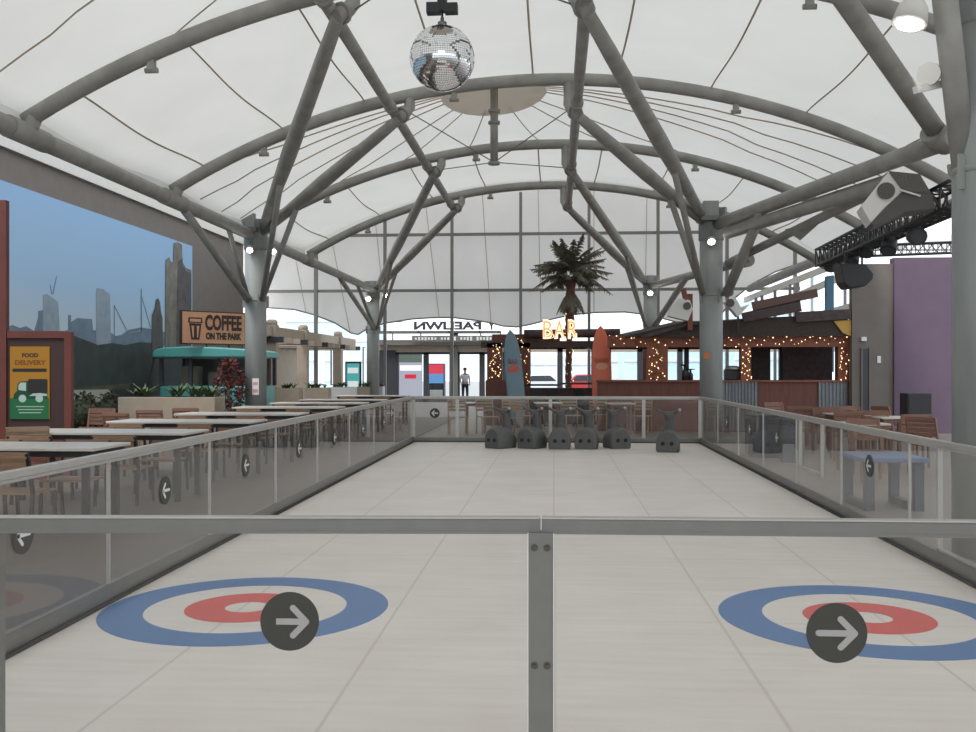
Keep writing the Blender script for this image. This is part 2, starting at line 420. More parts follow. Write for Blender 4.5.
for a, b in ((480,331),(462,323)): pass
for x0, x1 in ((424,439),(482,491),(538,541),(647,645),(322,350),(372,386),(282,306),(594,594)):
    p = onY(x1, 332, YG-.03); q = onY(x0, 190, YG-.03)
    hz = next((hem[i][1]+(hem[i+1][1]-hem[i][1])*(x1-hem[i][0])/(hem[i+1][0]-hem[i][0]) for i in range(len(hem)-1) if hem[i][0] <= x1 <= hem[i+1][0]), 320)
    p = onY(x1, hz, YG-.03); sweep(bm, [p, q], .013, 4)
fin('seam', bm, M['seam'], gab)
bm = NB()
sweep(bm, [onY(px, py, YG-.02) for px, py in hem], .035, 6)
fin('hem_cable', bm, M['alu_dark'], gab)

# gable frame: mullions and rails
t = thing('gable_frame', 'grey steel grid of mullions and rails in front of the white fabric gable', 'steel frame', onY(520, 371, YG-.5)*1)
for px in (316, 385, 452, 520.7, 589, 658, 727, 795):
    p = onY(px, 371, YG-.5); bm = NB(); w = .12 if px != 316 else .14
    box(bm, p.x-w/2, p.x+w/2, p.y-.1, p.y+.1, 0, 9.2 if abs(p.x+1) < 7 else 7.6); fin('mullion', bm, M['alu_dark'], t)
for py, xa, xb in ((236, 300, 760), (291.5, 262, 800)):
    a, b = onY(xa, py, YG-.42), onY(xb, py, YG-.42); bm = NB(); box(bm, a.x, b.x, a.y-.06, a.y+.06, a.z-.06, a.z+.06); fin('rail', bm, M['alu_dark'], t)

# ---------------------------------------------------------------- roof steel
XN, XNR, ZN = -2.76, .28, 6.53
def arch_where(n): return {-1:'above the camera', 0:'nearest', 1:'second from the front', 2:'third from the front', 3:'farthest, in front of the fabric gable'}[n]
for n in (0, 1, 2, 3):
    y = AY[n]
    t = thing('roof_arch', f'curved grey steel tube arch under the white roof, {arch_where(n)}', 'roof arch', (0, y, 0), 0, 'roof arches')
    bm = NB(); pts = [(XL-.02+(XR-XL+.04)*i/40, y, zarch(XL-.02+(XR-XL+.04)*i/40)) for i in range(41)]
    sweep(bm, pts, .118, 14); fin('arch_tube', bm, M['steel'], t)
    for x, s in ((XN, 1), (XNR, -1)):
        bm = NB(); sweep(bm, [(x, y, zarch(x)), (x, y, ZN+.12), (x-.05*s, y-.1, ZN), (x-.18*s, y-.28, ZN-.16)], .105, 12)
        fin('node_elbow', bm, M['steel'], t)
        bm = NB(); disc(bm, Vector((x-.10*s, y-.16, ZN-.06)), (-.4*s, -.7, -.4), .15, .05, 14); fin('flange', bm, M['steel'], t)
    for x in (-5.6, -1.9, 3.4):
        bm = NB(); box(bm, x-.05, x+.05, y-.05, y+.05, zarch(x)-.24, zarch(x)-.1); tube(bm, (x-.09,y,zarch(x)-.24), (x+.09,y,zarch(x)-.24), .04, seg=8); fin('bracket', bm, M['steel'], t)
for x, zz, xe, nm in ((-3.03, 6.5, -3.03, 'left'), (.42, 6.5, .42, 'right')):
    t = thing('ridge_tube', f'long thin steel tube running lengthwise under the arches, {nm} of the hanging posts', 'steel tube', (x, 12, zz))
    bm = NB(); tube(bm, (x, 8, zz), (x, AY[3]+.3, zz), .095); fin('tube', bm, M['steel'], t)
    for n in (0, 1, 2, 3):
        bm = NB(); tube(bm, (x, AY[n]-.7, zz), (x, AY[n]-.55, zz), .12); fin('sleeve', bm, M['steel'], t)
        bm = NB(); tube(bm, (x, AY[n]-.1, zz), ((XN if x < 0 else XNR), AY[n], ZN+.08), .05, seg=8); fin('link', bm, M['steel'], t)
ZE = 4.93
t = thing('eave_beam', 'heavy steel tube eave beam running the length of the hall above the skyline mural', 'steel beam', (XL, 12, ZE))
bm = NB(); tube(bm, (XL, -5, ZE), (XL, 40.3, ZE), .135, seg=16); fin('beam_tube', bm, M['steel'], t)
for n in (0, 1, 2, 3):
    bm = NB(); tube(bm, (XL, AY[n]-.5, ZE), (XL, AY[n]+.5, ZE), .155, seg=16); tube(bm, (XL, AY[n], ZE), (XL+.1, AY[n], zarch(XL)+.05), .12); fin('saddle', bm, M['steel'], t)
t = thing('eave_beam', 'steel tube eave beam along the right edge of the tent roof, behind the lighting truss', 'steel beam', (XR, 12, ZE))
bm = NB(); tube(bm, (XR, -5, ZE), (XR, 40.3, ZE), .15, seg=16); fin('beam_tube', bm, M['steel'], t)
# king posts with stay cables
for n, nm in ((-1, 'carrying the mirror ball'), (1, 'between two arches in mid hall')):
    cy = (AY[n]+AY[n+1])/2
    t = thing('king_post', f'short vertical steel post hung on stay cables, {nm}', 'hanging post', (-1.3, cy, 6.1))
    bm = NB(); tube(bm, (-1.3, cy, 6.12), (-1.3, cy, zroof(-1.3, cy)-.05), .085); fin('post', bm, M['steel'], t)
    for z in (6.12, 7.0, 7.25):
        bm = NB(); lathe(bm, [(.09,-.04),(.13,-.03),(.13,.03),(.09,.04)], (-1.3, cy, z), 12); fin('collar', bm, M['steel'], t)
    for x in (XN, XNR):
        for yy in (AY[n], AY[n+1]):
            bm = NB(); tube(bm, (-1.3, cy, 6.14), (x, yy, ZN+.02), .012, seg=5); fin('stay_cable', bm, M['alu_dark'], t)

# columns
def column(x, y, label, r=.26, struts=(), braces=(), sleeve=None, wrap=None, ztop=5.32):
    t = thing('steel_column', label, 'column', (x, y, 0), 0, 'tree columns')
    bm = NB(); tube(bm, (x,y,0), (x,y,ztop-.3), r, seg=28); fin('shaft', bm, M['steel_col'], t)
    bm = NB(); lathe(bm, [(r,ztop-.75),(r+.025,ztop-.73),(r+.025,ztop-.35),(r+.05,ztop-.33),(r+.05,ztop-.25),(r-.02,ztop-.23),(r-.02,ztop)], (x,y,0), 28)
    for k in range(4):
        a = PI/4+k*PI/2; bar(bm, (x+math.cos(a)*r*.6, y+math.sin(a)*r*.6, ztop-.16), (x+math.cos(a)*(r+.14), y+math.sin(a)*(r+.14), ztop-.16), .08, .28)
    fin('cap', bm, M['steel_col'], t)
    bm = NB(); lathe(bm, [(r,3.3),(r+.012,3.31),(r+.012,3.35),(r,3.36)], (x,y,0), 28)
    for k in range(4):
        a = k*PI/2+.5; bar(bm, (x+math.cos(a)*(r-.02), y+math.sin(a)*(r-.02), 3.3), (x+math.cos(a)*(r+.06), y+math.sin(a)*(r+.06), 3.3), .03, .3)
    fin('lower_collar', bm, M['steel_col'], t)
    for a, b, rr in struts:
        bm = NB(); tube(bm, a, b, rr*.85, seg=14, mid=rr*1.12); fin('strut', bm, M['steel'], t)
    for a, b, rr in braces:
        bm = NB(); tube(bm, a, b, rr, seg=10); 
        bar(bm, Vector(a).lerp(Vector(b), -.02), Vector(a).lerp(Vector(b), .03), rr*2.6, .04)
        fin('brace', bm, M['steel'], t)
    return t
def V(*a): return Vector(a)
L1, L2, R1, R2, R0 = V(-7.33,23.7,0), V(-7.48,40.2,0), V(3.585,22.7,0), V(3.75,38.6,0), V(3.72,8.75,0)
def node(x, n): return V(x-.15 if x < 0 else x+.15, AY[n]-.25, ZN-.15)
def mk(c, side, ns, s=1):
    st = []; br = []
    zc = 5.1
    for i, n in enumerate(ns):
        nn = node(XN if side < 0 else XNR, n); base = V(c.x + (.2 if side < 0 else -.2), c.y-.1, zc - .1*i)
        st.append((base, nn, .135))
        q = base.lerp(nn, .36 if i == 0 else .30); q.z -= .1
        br.append((V(c.x+(.2 if side < 0 else -.2), c.y-.12, 3.35), q, .065))
    return st, br
st, br = mk(L1, -1, (0, 1)); br += [(V(-7.45,L1.y-.25,3.35), V(-7.4,19.2,ZE-.1), .085), (V(-7.45,L1.y-.25,3.4), V(-7.4,21.9,ZE-.1), .06), ]
column(L1.x, L1.y, 'grey steel tree column beside the coffee kiosk, left of the rink', struts=st, braces=br)
st, br = mk(L2, -1, (2, 3)); br += [(V(-7.4,L2.y-.25,3.35), V(-7.4,33.5,ZE-.1), .085), (V(-7.4,L2.y-.25,3.4), V(-7.4,36.6,ZE-.1), .07)]
column(L2.x, L2.y, 'grey steel tree column at the end of the pergola, far left', struts=st, braces=br)
D0 = V(5.58, 14.6, 4.9)
st, br = mk(R1, 1, (0, 1)); D1 = V(3.67, 22.6, 4.93)
br += [(V(3.9,R1.y-.2,3.35), D1.lerp(D0, .30), .11)]
column(R1.x, R1.y, 'grey steel tree column behind the far right corner of the rink', struts=st, braces=br)
st, br = mk(R2, 1, (2, 3)); br += [(V(3.9,R2.y-.2,3.35), V(4.6,34.6,4.85), .11)]
t = column(R2.x, R2.y, 'grey steel tree column with its foot cased in brown timber behind the bar', struts=st, braces=br)
bm = NB(); lathe(bm, [(.30,0),(.30,2.95),(.29,2.98)], (R2.x,R2.y,0), 24); fin('timber_casing', bm, M['rust'], t)
st = [(V(3.5,8.6,5.0), V(.7,8.1,6.5), .15)]
br = [(V(3.55,8.75,3.35), V(3.15,8.3,5.2), .105)]
column(R0.x, R0.y, 'large weathered grey column close by at the right edge', r=.262, struts=st, braces=br)
for a, b, lab in ((D1, D0, 'thick sloping steel beam from the rink corner column towards the right'),
             (V(3.75,38.5,4.9), V(5.7,30.0,4.9), 'sloping steel beam from the timber cased column, far right')):
    t = thing('outrigger_beam', lab, 'steel beam', a)
    bm = NB(); tube(bm, a, b, .14, seg=16); fin('beam_tube', bm, M['steel'], t)
    bm = NB(); disc(bm, Vector(b)-Vector((0,.12,0)), (.25,-.97,0), .2, .3, 18); disc(bm, Vector(b)+Vector((.05,-.3,0)), (.3,-1,-.1), .055, .25, 10); fin('end_pin', bm, M['steel'], t)
t = thing('roof_strut', 'thick steel strut rising from the pinned beam end beside the large right column', 'steel strut', D0)
bm = NB(); tube(bm, D0+V(0,-.05,.05), P(790,-78,11.2), .135, seg=16); fin('strut_tube', bm, M['steel'], t)
bm = NB(); tube(bm, D0+V(0,-.05,.0), D0.lerp(P(790,-78,11.2), .07), .18, seg=16); fin('sleeve', bm, M['steel'], t)
for a, b, r_, lab in ((P(728,233,21.6), P(888,182,15.8), .13, 'long steel tube just below the thick sloping beam, right side'),
                     (P(728,263,22.2), P(874,192,16.8), .09, 'thinner steel tube below the two sloping beams, right side')):
    t = thing('roof_tube', lab, 'steel tube', a)
    bm = NB(); tube(bm, a, b, r_, seg=14); fin('tube', bm, M['steel'], t)
    if r_ < .1: 
        m_ = a.lerp(b, .55); bm = NB(); prism(bm, [m_+V(-.25,0,.0), m_+V(.3,-.5,.05), m_+V(.05,0,-.22)], (0,.06,0)); fin('gusset', bm, M['steel'], t)
# floodlights on the column caps
def flood(c, d, label, s=1.):
    c, d = Vector(c), Vector(d).normalized()
    t = thing('floodlight', label, 'floodlight', c, 0, 'floodlights on the columns')
    bm = NB(); sweep(bm, [c-d*.2*s, c-d*.13*s, c], [.06*s, .11*s, .13*s], 14); fin('housing', bm, M['whitebox'], t)
    bm = NB(); disc(bm, c+d*.001, d, .092*s, .012, 16); fin('lens', bm, M['lamp'], t)
    bm = NB(); bar(bm, c-d*.1*s, c-d*.1*s+Vector((0,0,.26*s)), .05, .05); fin('yoke', bm, M['alu_dark'], t)
flood(V(L1.x-.02,L1.y-.42,4.52), (.15,-.75,-.65), 'lit floodlight below the cap of the column by the coffee kiosk, left lamp of two', .7)
flood(V(L1.x+.52,L1.y-.3,4.5), (.3,-.75,-.65), 'lit floodlight below the cap of the column by the coffee kiosk, right lamp of two', .7)
flood(V(L2.x-.12,L2.y-.42,4.55), (.15,-.75,-.6), 'lit floodlight on the far left column at the pergola, left lamp of two')
flood(V(L2.x+.55,L2.y-.3,4.7), (.3,-.75,-.6), 'lit floodlight on the far left column at the pergola, right lamp of two')
flood(V(R1.x-.06,R1.y-.42,4.5), (-.1,-.75,-.65), 'lit floodlight on the column at the far right corner of the rink', .75)
flood(V(R2.x-.05,R2.y-.42,4.6), (-.15,-.75,-.6), 'lit floodlight on the timber cased column behind the bar')
flood(P(909,24,8.1), (-.25,-.1,-.9), 'white floodlight shining at the upper right beside the large column', 1.1)
t = thing('wall_fan', 'small white bracket fan unlit on the side of the large right column', 'fixture', P(935,85,8.4))
bm = NB(); disc(bm, P(930,74,8.4), (-.5,-.8,-.2), .095, .06, 18, ); fin('bowl', bm, M['whitebox'], t)
bm = NB(); bar(bm, P(915,90,8.35), P(942,84,8.45), .05, .06); bar(bm, P(914,78,8.35), P(920,90,8.35), .03, .03); fin('bracket', bm, M['whitebox'], t)
for col_, lab in ((L1,'boxy grey ballast housing strapped to the cap of the column by the coffee kiosk'), (R1,'boxy grey ballast housing strapped to the cap of the rink corner column')):
    t = thing('ballast_box', lab, 'fixture', V(col_.x-.1, col_.y-.36, 5.05))
    bm = NB(); box(bm, col_.x-.3, col_.x+.16, col_.y-.5, col_.y-.28, 4.98, 5.08); fin('hood', bm, M['alu_dark'], t)
    bm = NB(); box(bm, col_.x-.24, col_.x+.1, col_.y-.46, col_.y-.3, 5.08, 5.42); fin('box_body', bm, M['steel_col'], t, bevel=.01)

# ---------------------------------------------------------------- mirror ball
c = V(-1.22, 0, 5.02); cyk = (AY[-1]+AY[0])/2 - .0
c.y = cyk
t = thing('mirror_ball', 'large silver mirror ball hanging from the roof near the top of the picture', 'mirror ball', c)
mm = bpy.data.materials.new('mirror tiles'); mm.use_nodes = True
b = mm.node_tree.nodes['Principled BSDF']; b.inputs['Metallic'].default_value = 1; b.inputs['Roughness'].default_value = .06; b.inputs['Base Color'].default_value = (.86,.88,.9,1)
bm = NB(); R_ = .355; rows = 44
for j in range(rows):
    th0, th1 = PI*(j+.06)/rows, PI*(j+.94)/rows; rm = math.sin((th0+th1)/2); nn = max(4, int(2*rows*rm))
    for k in range(nn):
        a0, a1 = 2*PI*(k+.05)/nn, 2*PI*(k+.95)/nn; jx = random.uniform(-.004, .004)
        q = lambda th, a: c+Vector((math.sin(th)*math.cos(a), math.sin(th)*math.sin(a), math.cos(th)))*(R_)
        bm.faces.new([bm.verts.new(v) for v in (q(th0,a0), q(th0,a1), q(th1,a1), q(th1,a0))])
me_tiles = fin('mirror_tiles', bm, mm, t)
bm = NB(); ball(bm, c, R_-.005, 32, 20); fin('core', bm, M['alu_dark'], t)
bm = NB(); lathe(bm, [(.05,0),(.05,.05),(.02,.06),(.02,.1)], c+V(0,0,R_-.01), 12); fin('mount_cap', bm, M['alu_dark'], t)
bm = NB(); zt = 5.51; tube(bm, c+V(0,0,R_+.08), (c.x,c.y,zt), .012, seg=6)
for k in range(5): disc(bm, (c.x,c.y,c.z+R_+.1+k*.035), (1,0,0), .018, .006, 8)
fin('chain', bm, M['black'], t)
bm = NB(); box(bm, c.x-.17, c.x-.02, c.y-.06, c.y+.06, zt, zt+.11); box(bm, c.x+.03, c.x+.17, c.y-.06, c.y+.06, zt+.0, zt+.10); box(bm, c.x-.05, c.x+.05, c.y-.05, c.y+.05, zt+.02, zt+.2); fin('motor', bm, M['black'], t)
bm = NB(); tube(bm, (c.x,c.y,zt+.15), (c.x,c.y,6.1), .02, seg=8); fin('hanger', bm, M['black'], t)

# ---------------------------------------------------------------- rink fences
def arrow_disc(parent, c, nrm, r, mark_dir, mat_a, thick=.006):
    """round sticker with an arrow; nrm = direction it faces, mark_dir = where the arrow points"""
    c, nrm, d = Vector(c), Vector(nrm).normalized(), Vector(mark_dir).normalized(); u = Vector((0,0,1))
    bm = NB(); disc(bm, c, nrm, r, thick, 40); o = fin('arrow_sticker', bm, M['decal'], parent)
    bm = NB(); e = nrm*(thick+.001); off = nrm*.002
    def cap(a, b, w):
        a, b = Vector(a), Vector(b); dd = (b-a).normalized(); nn = dd.cross(nrm)
        pts = []
        for k in range(7): pts.append(b+(nn*math.cos(PI*k/6)+dd*math.sin(PI*k/6))*w)
        for k in range(7): pts.append(a+(-nn*math.cos(PI*k/6)-dd*math.sin(PI*k/6))*w)
        prism(bm, [p+e for p in pts], off)
    w = r*.105
    cap(c-d*r*.6, c+d*r*.55, w); cap(c+d*r*.12+u*r*.47, c+d*r*.58, w); cap(c+d*r*.12-u*r*.47, c+d*r*.58, w)
    fin('arrow', bm, M[mat_a], o)
    return o
def fence(label, A, B, posts, discs, inward, arrow_to, base_h=.12, rail_w=.055, rail_h=.045, zr=1.04, post_w=.022, post_in=False, post_d=.022, rail_mat='alu', sub=''):
    A, B = Vector(A), Vector(B); d = (B-A).normalized(); L = (B-A).length; inw = Vector(inward).normalized()
    t = thing('rink_fence', label, 'fence', (A+B)/2, 0)
    bm = NB(); bar(bm, A+V(0,0,zr-rail_h/2), B+V(0,0,zr-rail_h/2), rail_w, rail_h); bar(bm, A+V(0,0,zr-rail_h-.012), B+V(0,0,zr-rail_h-.012), rail_w*.7, .024)
    fin('top_rail', bm, M[rail_mat], t, bevel=.006)
    bm = NB(); bar(bm, A+V(0,0,base_h/2+.02), B+V(0,0,base_h/2+.02), .045, base_h); fin('base_rail', bm, M['alu_dark'], t)
    bm = NB(); bar(bm, A+inw*.045+V(0,0,.03), B+inw*.045+V(0,0,.03), .03, .02); fin('floor_seal', bm, M['rubber'], t)
    ps = sorted(posts)
    for s in ps:
        p = A+d*s; bm = NB(); bar(bm, p+V(0,0,.02), p+V(0,0,zr-rail_h-.02), post_w if abs(d.x) > .5 else post_d, post_d if abs(d.x) > .5 else post_w, up=Vector((0,1,0)) if abs(d.y) < .5 else Vector((0,1,0)))
        fin('post', bm, M['alu'], t)
    for s0, s1 in zip(ps, ps[1:]):
        a, b_ = A+d*(s0+.03), A+d*(s1-.03); bm = NB()
        bar(bm, a+V(0,0,(base_h+zr)/2), b_+V(0,0,(base_h+zr)/2), .01, zr-base_h-.03); fin('glass_pane', bm, M['glass'], t)
    for s in discs:
        arrow_disc(t, A+d*s+inw*.008+V(0,0,.66), inw, .11, arrow_to, 'arrow_w')
    return t
PL = [4.45,6.55,8.57,10.7,12.68,14.75,16.85,19.1,YB]
y0_ = 3.9
fence('long glass rink fence with aluminium rail along the left side', (LX,.6,0), (LF,YB,0), [0.02,2.0]+[y-.6 for y in PL], [5.43-.6,7.53-.6,9.6-.6,11.7-.6,13.68-.6,15.8-.6,17.85-.6,19.8-.6], (1,0,0), (0,-1,0))
t = fence('long glass rink fence with aluminium rail along the right side', (RX,.6,0), (RF,YB,0), [.02,2.0]+[y-.6 for y in (4.6,6.7,8.85,10.95,13.0,15.1,17.2,19.4,YB)], [9.95-.6,14.1-.6,16.1-.6,18.3-.6], (-1,0,0), (0,1,0))
for y_a, y_b, zb in ((11.7,12.72,.36),(7.3,8.2,.12)):      # framed panels in the right fence
    bm = NB()
    for yy in (y_a, y_b): box(bm, RX+.05, RX+.09, yy-.015, yy+.015, zb, 1.0)
    box(bm, RX+.05, RX+.09, y_a, y_b, zb, zb+.04); fin('gate_frame', bm, M['alu'], t)
xs = [LF+.02, -2.13-.02, -.08, 1.97, RF-.02]
t = fence('glass rink fence across the far end of the rink', (LF,YB,0), (RF,YB,0), [x-LF for x in xs], [.5], (0,-1,0), (-1,0,0), post_w=.075, base_h=.10)
# front fence: two panels meeting at the middle post, at a slight angle
pm = P(541, 517.5, 3.76); pm.z = 0
pl = P(-300, 515.0, 3.79); pl.z = 0; pr = P(1300, 531, 3.60); pr.z = 0
t = thing('rink_fence', 'glass fence with grey aluminium rail across the near end, closest to the camera', 'fence', pm)
n_in = Vector((0,-1,0))
ZR = 1.6-(516.5-371)*3.76/980
for a, b_ in ((pl, pm+V(-.003,0,0)), (pm+V(.003,0,0), pr)):
    bm = NB(); bar(bm, a+V(0,0,ZR-.004), b_+V(0,0,ZR-.004), .060, .008); fin('rail_cap', bm, M['alu'], t, bevel=.004)
    bm = NB(); bar(bm, a+V(0,0,ZR-.034), b_+V(0,0,ZR-.034), .062, .052); bar(bm, a+V(0,0,ZR-.056), b_+V(0,0,ZR-.056), .066, .012); fin('top_rail', bm, M['alu_dark'], t)
    bm = NB(); bar(bm, a+V(0,0,.08), b_+V(0,0,.08), .05, .12); fin('base_rail', bm, M['alu_dark'], t)
    bm = NB(); bar(bm, a+V(0,0,.55), b_+V(0,0,.55), .01, .88); fin('glass_pane', bm, M['glass_front'], t)
bm = NB(); box(bm, pm.x-.048, pm.x+.048, pm.y-.055, pm.y-.035, .02, ZR-.055); box(bm, pm.x-.042, pm.x+.042, pm.y-.035, pm.y+.035, .02, ZR-.056)
post = fin('post', bm, M['alu_dark'], t, bevel=.003)
bm = NB()
for sx_ in (-.0485, .0485): box(bm, pm.x+sx_-.0018, pm.x+sx_+.0018, pm.y-.058, pm.y-.034, .02, ZR-.056)
fin('edge_trim', bm, M['arrow_w'], t)
for py in (548, 666):
    for px in (534.5, 547):
        c_ = P(px, py, 3.70); bm = NB(); disc(bm, V(c_.x, pm.y-.055, c_.z), (0,-1,0), .0135, .004, 16); disc(bm, V(c_.x, pm.y-.059, c_.z), (0,-1,0), .0085, .010, 6)
        fin('bolt', bm, M['bolt'], post)
lp = P(0, 600, 3.82); bm = NB(); box(bm, lp.x-.09, lp.x+.006, lp.y-.05, lp.y+.03, .02, ZR-.056); fin('post', bm, M['alu_dark'], t, bevel=.003)
for px, py, Z, b_ in ((292.5, 618.5, 3.80, pl), (834, 630.5, 3.72, pr)):
    q = P(px, py, Z); dd = (b_-pm).normalized(); k = (q.x-pm.x)/dd.x; q2 = pm+dd*k; q2.z = q.z; nrm = Vector((dd.y, -dd.x, 0)); nrm = nrm if nrm.y < 0 else -nrm
    arrow_disc(t, q2+nrm*.008, nrm, .1125, (1,0,0), 'arrow')

# ---------------------------------------------------------------- skating aids (grey ride-on stones)
def skating_aid():
    t = thing('skating_aid', '', 'skating aid', (0,0,0))
    bm = NB(); n = 16; prof = []
    for k in range(n+1):
        a = PI*k/n; prof.append((-math.cos(a)*.225, .17+math.sin(a)*.26))
    prof = [(-.205,.0),(-.222,.04)]+prof+[(.222,.04),(.205,.0)]
    ys = [(-.36,.88),(-.34,.96),(-.30,1.0),(-.04,1.0),(.12,.9),(.20,.74),(.22,.68)]
    rings = [[bm.verts.new((x*s, y, z*(s if y > 0 else s))) for x, z in prof] for y, s in ys]
    m_ = len(prof)
    for a, b_ in zip(rings, rings[1:]):
        for k in range(m_): f = bm.faces.new((a[k], a[(k+1)%m_], b_[(k+1)%m_], b_[k])); f.smooth = True
    bm.faces.new(rings[0][::-1]); bm.faces.new(rings[-1]); fin('body', bm, M['charcoal'], t)
    bm = NB()
    for x in (-.085, .085): disc(bm, (x, -.363, .17), (0,-1,0), .04, .006, 16)
    fin('socket', bm, M['hole'], t)
    bm = NB(); disc(bm, (0,-.345,.185), (0,-1,0), .185, .016, 28, .165); fin('face_ring', bm, M['charcoal'], t)
    bm = NB(); sweep(bm, [(0,.10,.2),(0,.09,.40),(0,.08,.55),(0,.07,.67),(0,.05,.75)], [.13,.10,.082,.09,.12], 14); fin('neck', bm, M['charcoal'], t)
    bm = NB(); sweep(bm, [(-.22,-.07,.82),(-.17,-.02,.79),(-.08,.04,.735),(.08,.04,.735),(.17,-.02,.79),(.22,-.07,.82)], [.022,.025,.045,.045,.025,.022], 10); fin('handlebar', bm, M['charcoal'], t)
    for x in (-.215, .215):
        bm = NB(); ball(bm, (x, -.07, .815), .032, 10, 6); fin('grip', bm, M['alu'] if x > 0 else M['charcoal'], t)
    return t
sa = skating_aid()
spec = [(504,448.5,-42,'leftmost of the row, turned to the left'), (535,448.5,-32,'second from the left of the row'), (560,449,-3,'standing squarely in front of the middle fence post'),
        (588,449,-12,'fourth from the left of the row'), (614,448.5,22,'right end of the row of five'), (669,452,-12,'standing apart from the row, nearest the right corner')]
for i, (px, py, rz, lab) in enumerate(spec):
    Z = CAMH*F/(py-HY); p = P(px, py, Z); p.z = .019; L_ = f'grey skating aid with handlebars, {lab}'
    o = sa if i == 0 else dup(sa, p, 0)
    o.location = p; o.rotation_euler = (0,0,math.radians(rz)); o['label'] = L_; o['group'] = 'grey skating aids at the far end'

# ---------------------------------------------------------------- left wall, mural
WX = -11.0
zt_m = onX(0, 180, WX).z
bm = NB(); box(bm, WX-.4, WX, -6, 34.1, 0, 6.05); struct('wall_left', bm, M['wall'], 'taupe wall behind the large skyline mural')
bm = NB(); box(bm, WX-.45, WX+.12, -6, 34.1, 6.05, 6.42); struct('trim_1', bm, M['alu'], 'pale metal gutter along the top of the left wall')
mural = thing('skyline_mural', 'huge printed city skyline at dusk with ruined tower, on the left wall', 'mural', (WX, 15, 0))
mm = bpy.data.materials.new('printed sky'); mm.use_nodes = True; nt = mm.node_tree; b = nt.nodes['Principled BSDF']; b.inputs['Roughness'].default_value = .7
tcn = nt.nodes.new('ShaderNodeTexCoord'); s_ = nt.nodes.new('ShaderNodeSeparateXYZ'); mr = nt.nodes.new('ShaderNodeMapRange'); rr = nt.nodes.new('ShaderNodeValToRGB')
nt.links.new(tcn.outputs['Object'], s_.inputs[0]); nt.links.new(s_.outputs['Z'], mr.inputs[0]); mr.inputs[1].default_value = 1.2; mr.inputs[2].default_value = zt_m
nt.links.new(mr.outputs[0], rr.inputs[0]); nt.links.new(rr.outputs[0], b.inputs['Base Color'])
e = rr.color_ramp.elements; e[0].position = .25; e[0].color = (*srgb(190,200,204),1); e[1].position = 1; e[1].color = (*srgb(136,170,204),1)
x_ = e.new(.55); x_.color = (*srgb(156,184,208),1)
YM1 = onX(191.6, 245, WX).y
bm = NB(); box(bm, WX, WX+.02, 4, YM1, .9, zt_m); fin('printed_sky', bm, mm, mural)
def msil(name, polys, m, dx=.022, lab=None):
    for poly in polys:
        bm = NB(); prism(bm, [onX(px, py, WX+dx) for px, py in poly], (.003,0,0)); fin(name, bm, m, mural, label=lab)
mh = mat('printed hazy towers', srgb(104,122,136), .7, 0, .15, 3); mh2 = mat('printed pale tower', srgb(136,150,160), .7, 0, .1, 4)
mt = mat('printed dark trees', srgb(50,58,56), .7, 0, .25, 2.5); mst = mat('printed stonework', srgb(112,108,98), .8, 0, .3, 3); mst2 = mat('printed shaded stone', srgb(80,78,76), .8, 0, .3, 3)
mgr = mat('printed grass bank', srgb(78,80,60), .8, 0, .2, 3); mwf = mat('printed pale fence', srgb(170,166,154), .8)
msil('printed_skyline', [[(8,340),(8,327),(12,325),(20,328),(26,326),(34,331),(38,318),(38,311),(43,310),(43,332),(60,332),(68,330),(68,315),(71,315),(71,322),(77,318),(92,319),(93,330),(110,332),(116,336),(135,332),(150,330),(165,332),(165,346),(8,346)]], mh, lab='hazy low buildings')
msil('printed_tower', [[(43,334),(43,295),(47,294),(58,302),(60,334)], [(96,345),(96,291),(97,288),(104,289),(105,291),(110,294),(111,345)], [(24.5,0)]][:2], mh2, .025, 'pale high rise towers')
msil('printed_crane', [[(52.5,294),(56.5,276),(57,276),(53.3,294)],[(50,285),(50.6,285),(52,294),(51.4,294)],[(114,335),(114,305),(114.6,305),(114.6,335)],[(141,334),(140.8,290),(141.6,288),(142,334)],[(114.3,306),(114.8,306),(127,330),(126.5,330)],[(141.3,296),(141.8,296),(151,328),(150.5,328)]], mh, .028, 'crane and stadium masts')
msil('printed_stadium', [[(120,336),(128,330),(140,327.5),(152,329),(158,334),(158,337),(152,332),(140,330.5),(129,333),(121,338)]], mh, .028)
msil('printed_treeline', [[(8,400),(8,343),(14,340),(25,343),(40,338),(60,340),(72,335),(85,340),(98,345),(112,343),(125,345),(140,342),(152,343),(160,349),(175,352),(192,352),(192,395),(8,402)]], mt, .031, 'dark trees')
msil('printed_grass', [[(72,388),(100,386),(130,383),(130,389),(72,390)]], mgr, .034)
msil('printed_fence', [[(72,390),(112,389),(112,402),(72,404)]], mwf, .034)
msil('printed_pinnacle', [[(152,352),(152,315),(155,308),(156,300),(158,298),(160,302),(161,312),(162.5,318),(163,352)]], mst2, .037, 'dark stone pinnacle')
msil('printed_ruin', [[(165,348),(166,260),(169,257),(171,262),(173.5,262),(174,243),(178,242),(182,245),(182.5,262),(186,268),(191.4,270),(191.4,348)]], mst, .037, 'ruined stone tower')
msil('printed_ruin', [[(176,348),(178,262),(182.5,258),(183,266),(186,271),(191.4,273),(191.4,348)]], mst2, .041, 'shaded side of the ruined tower')

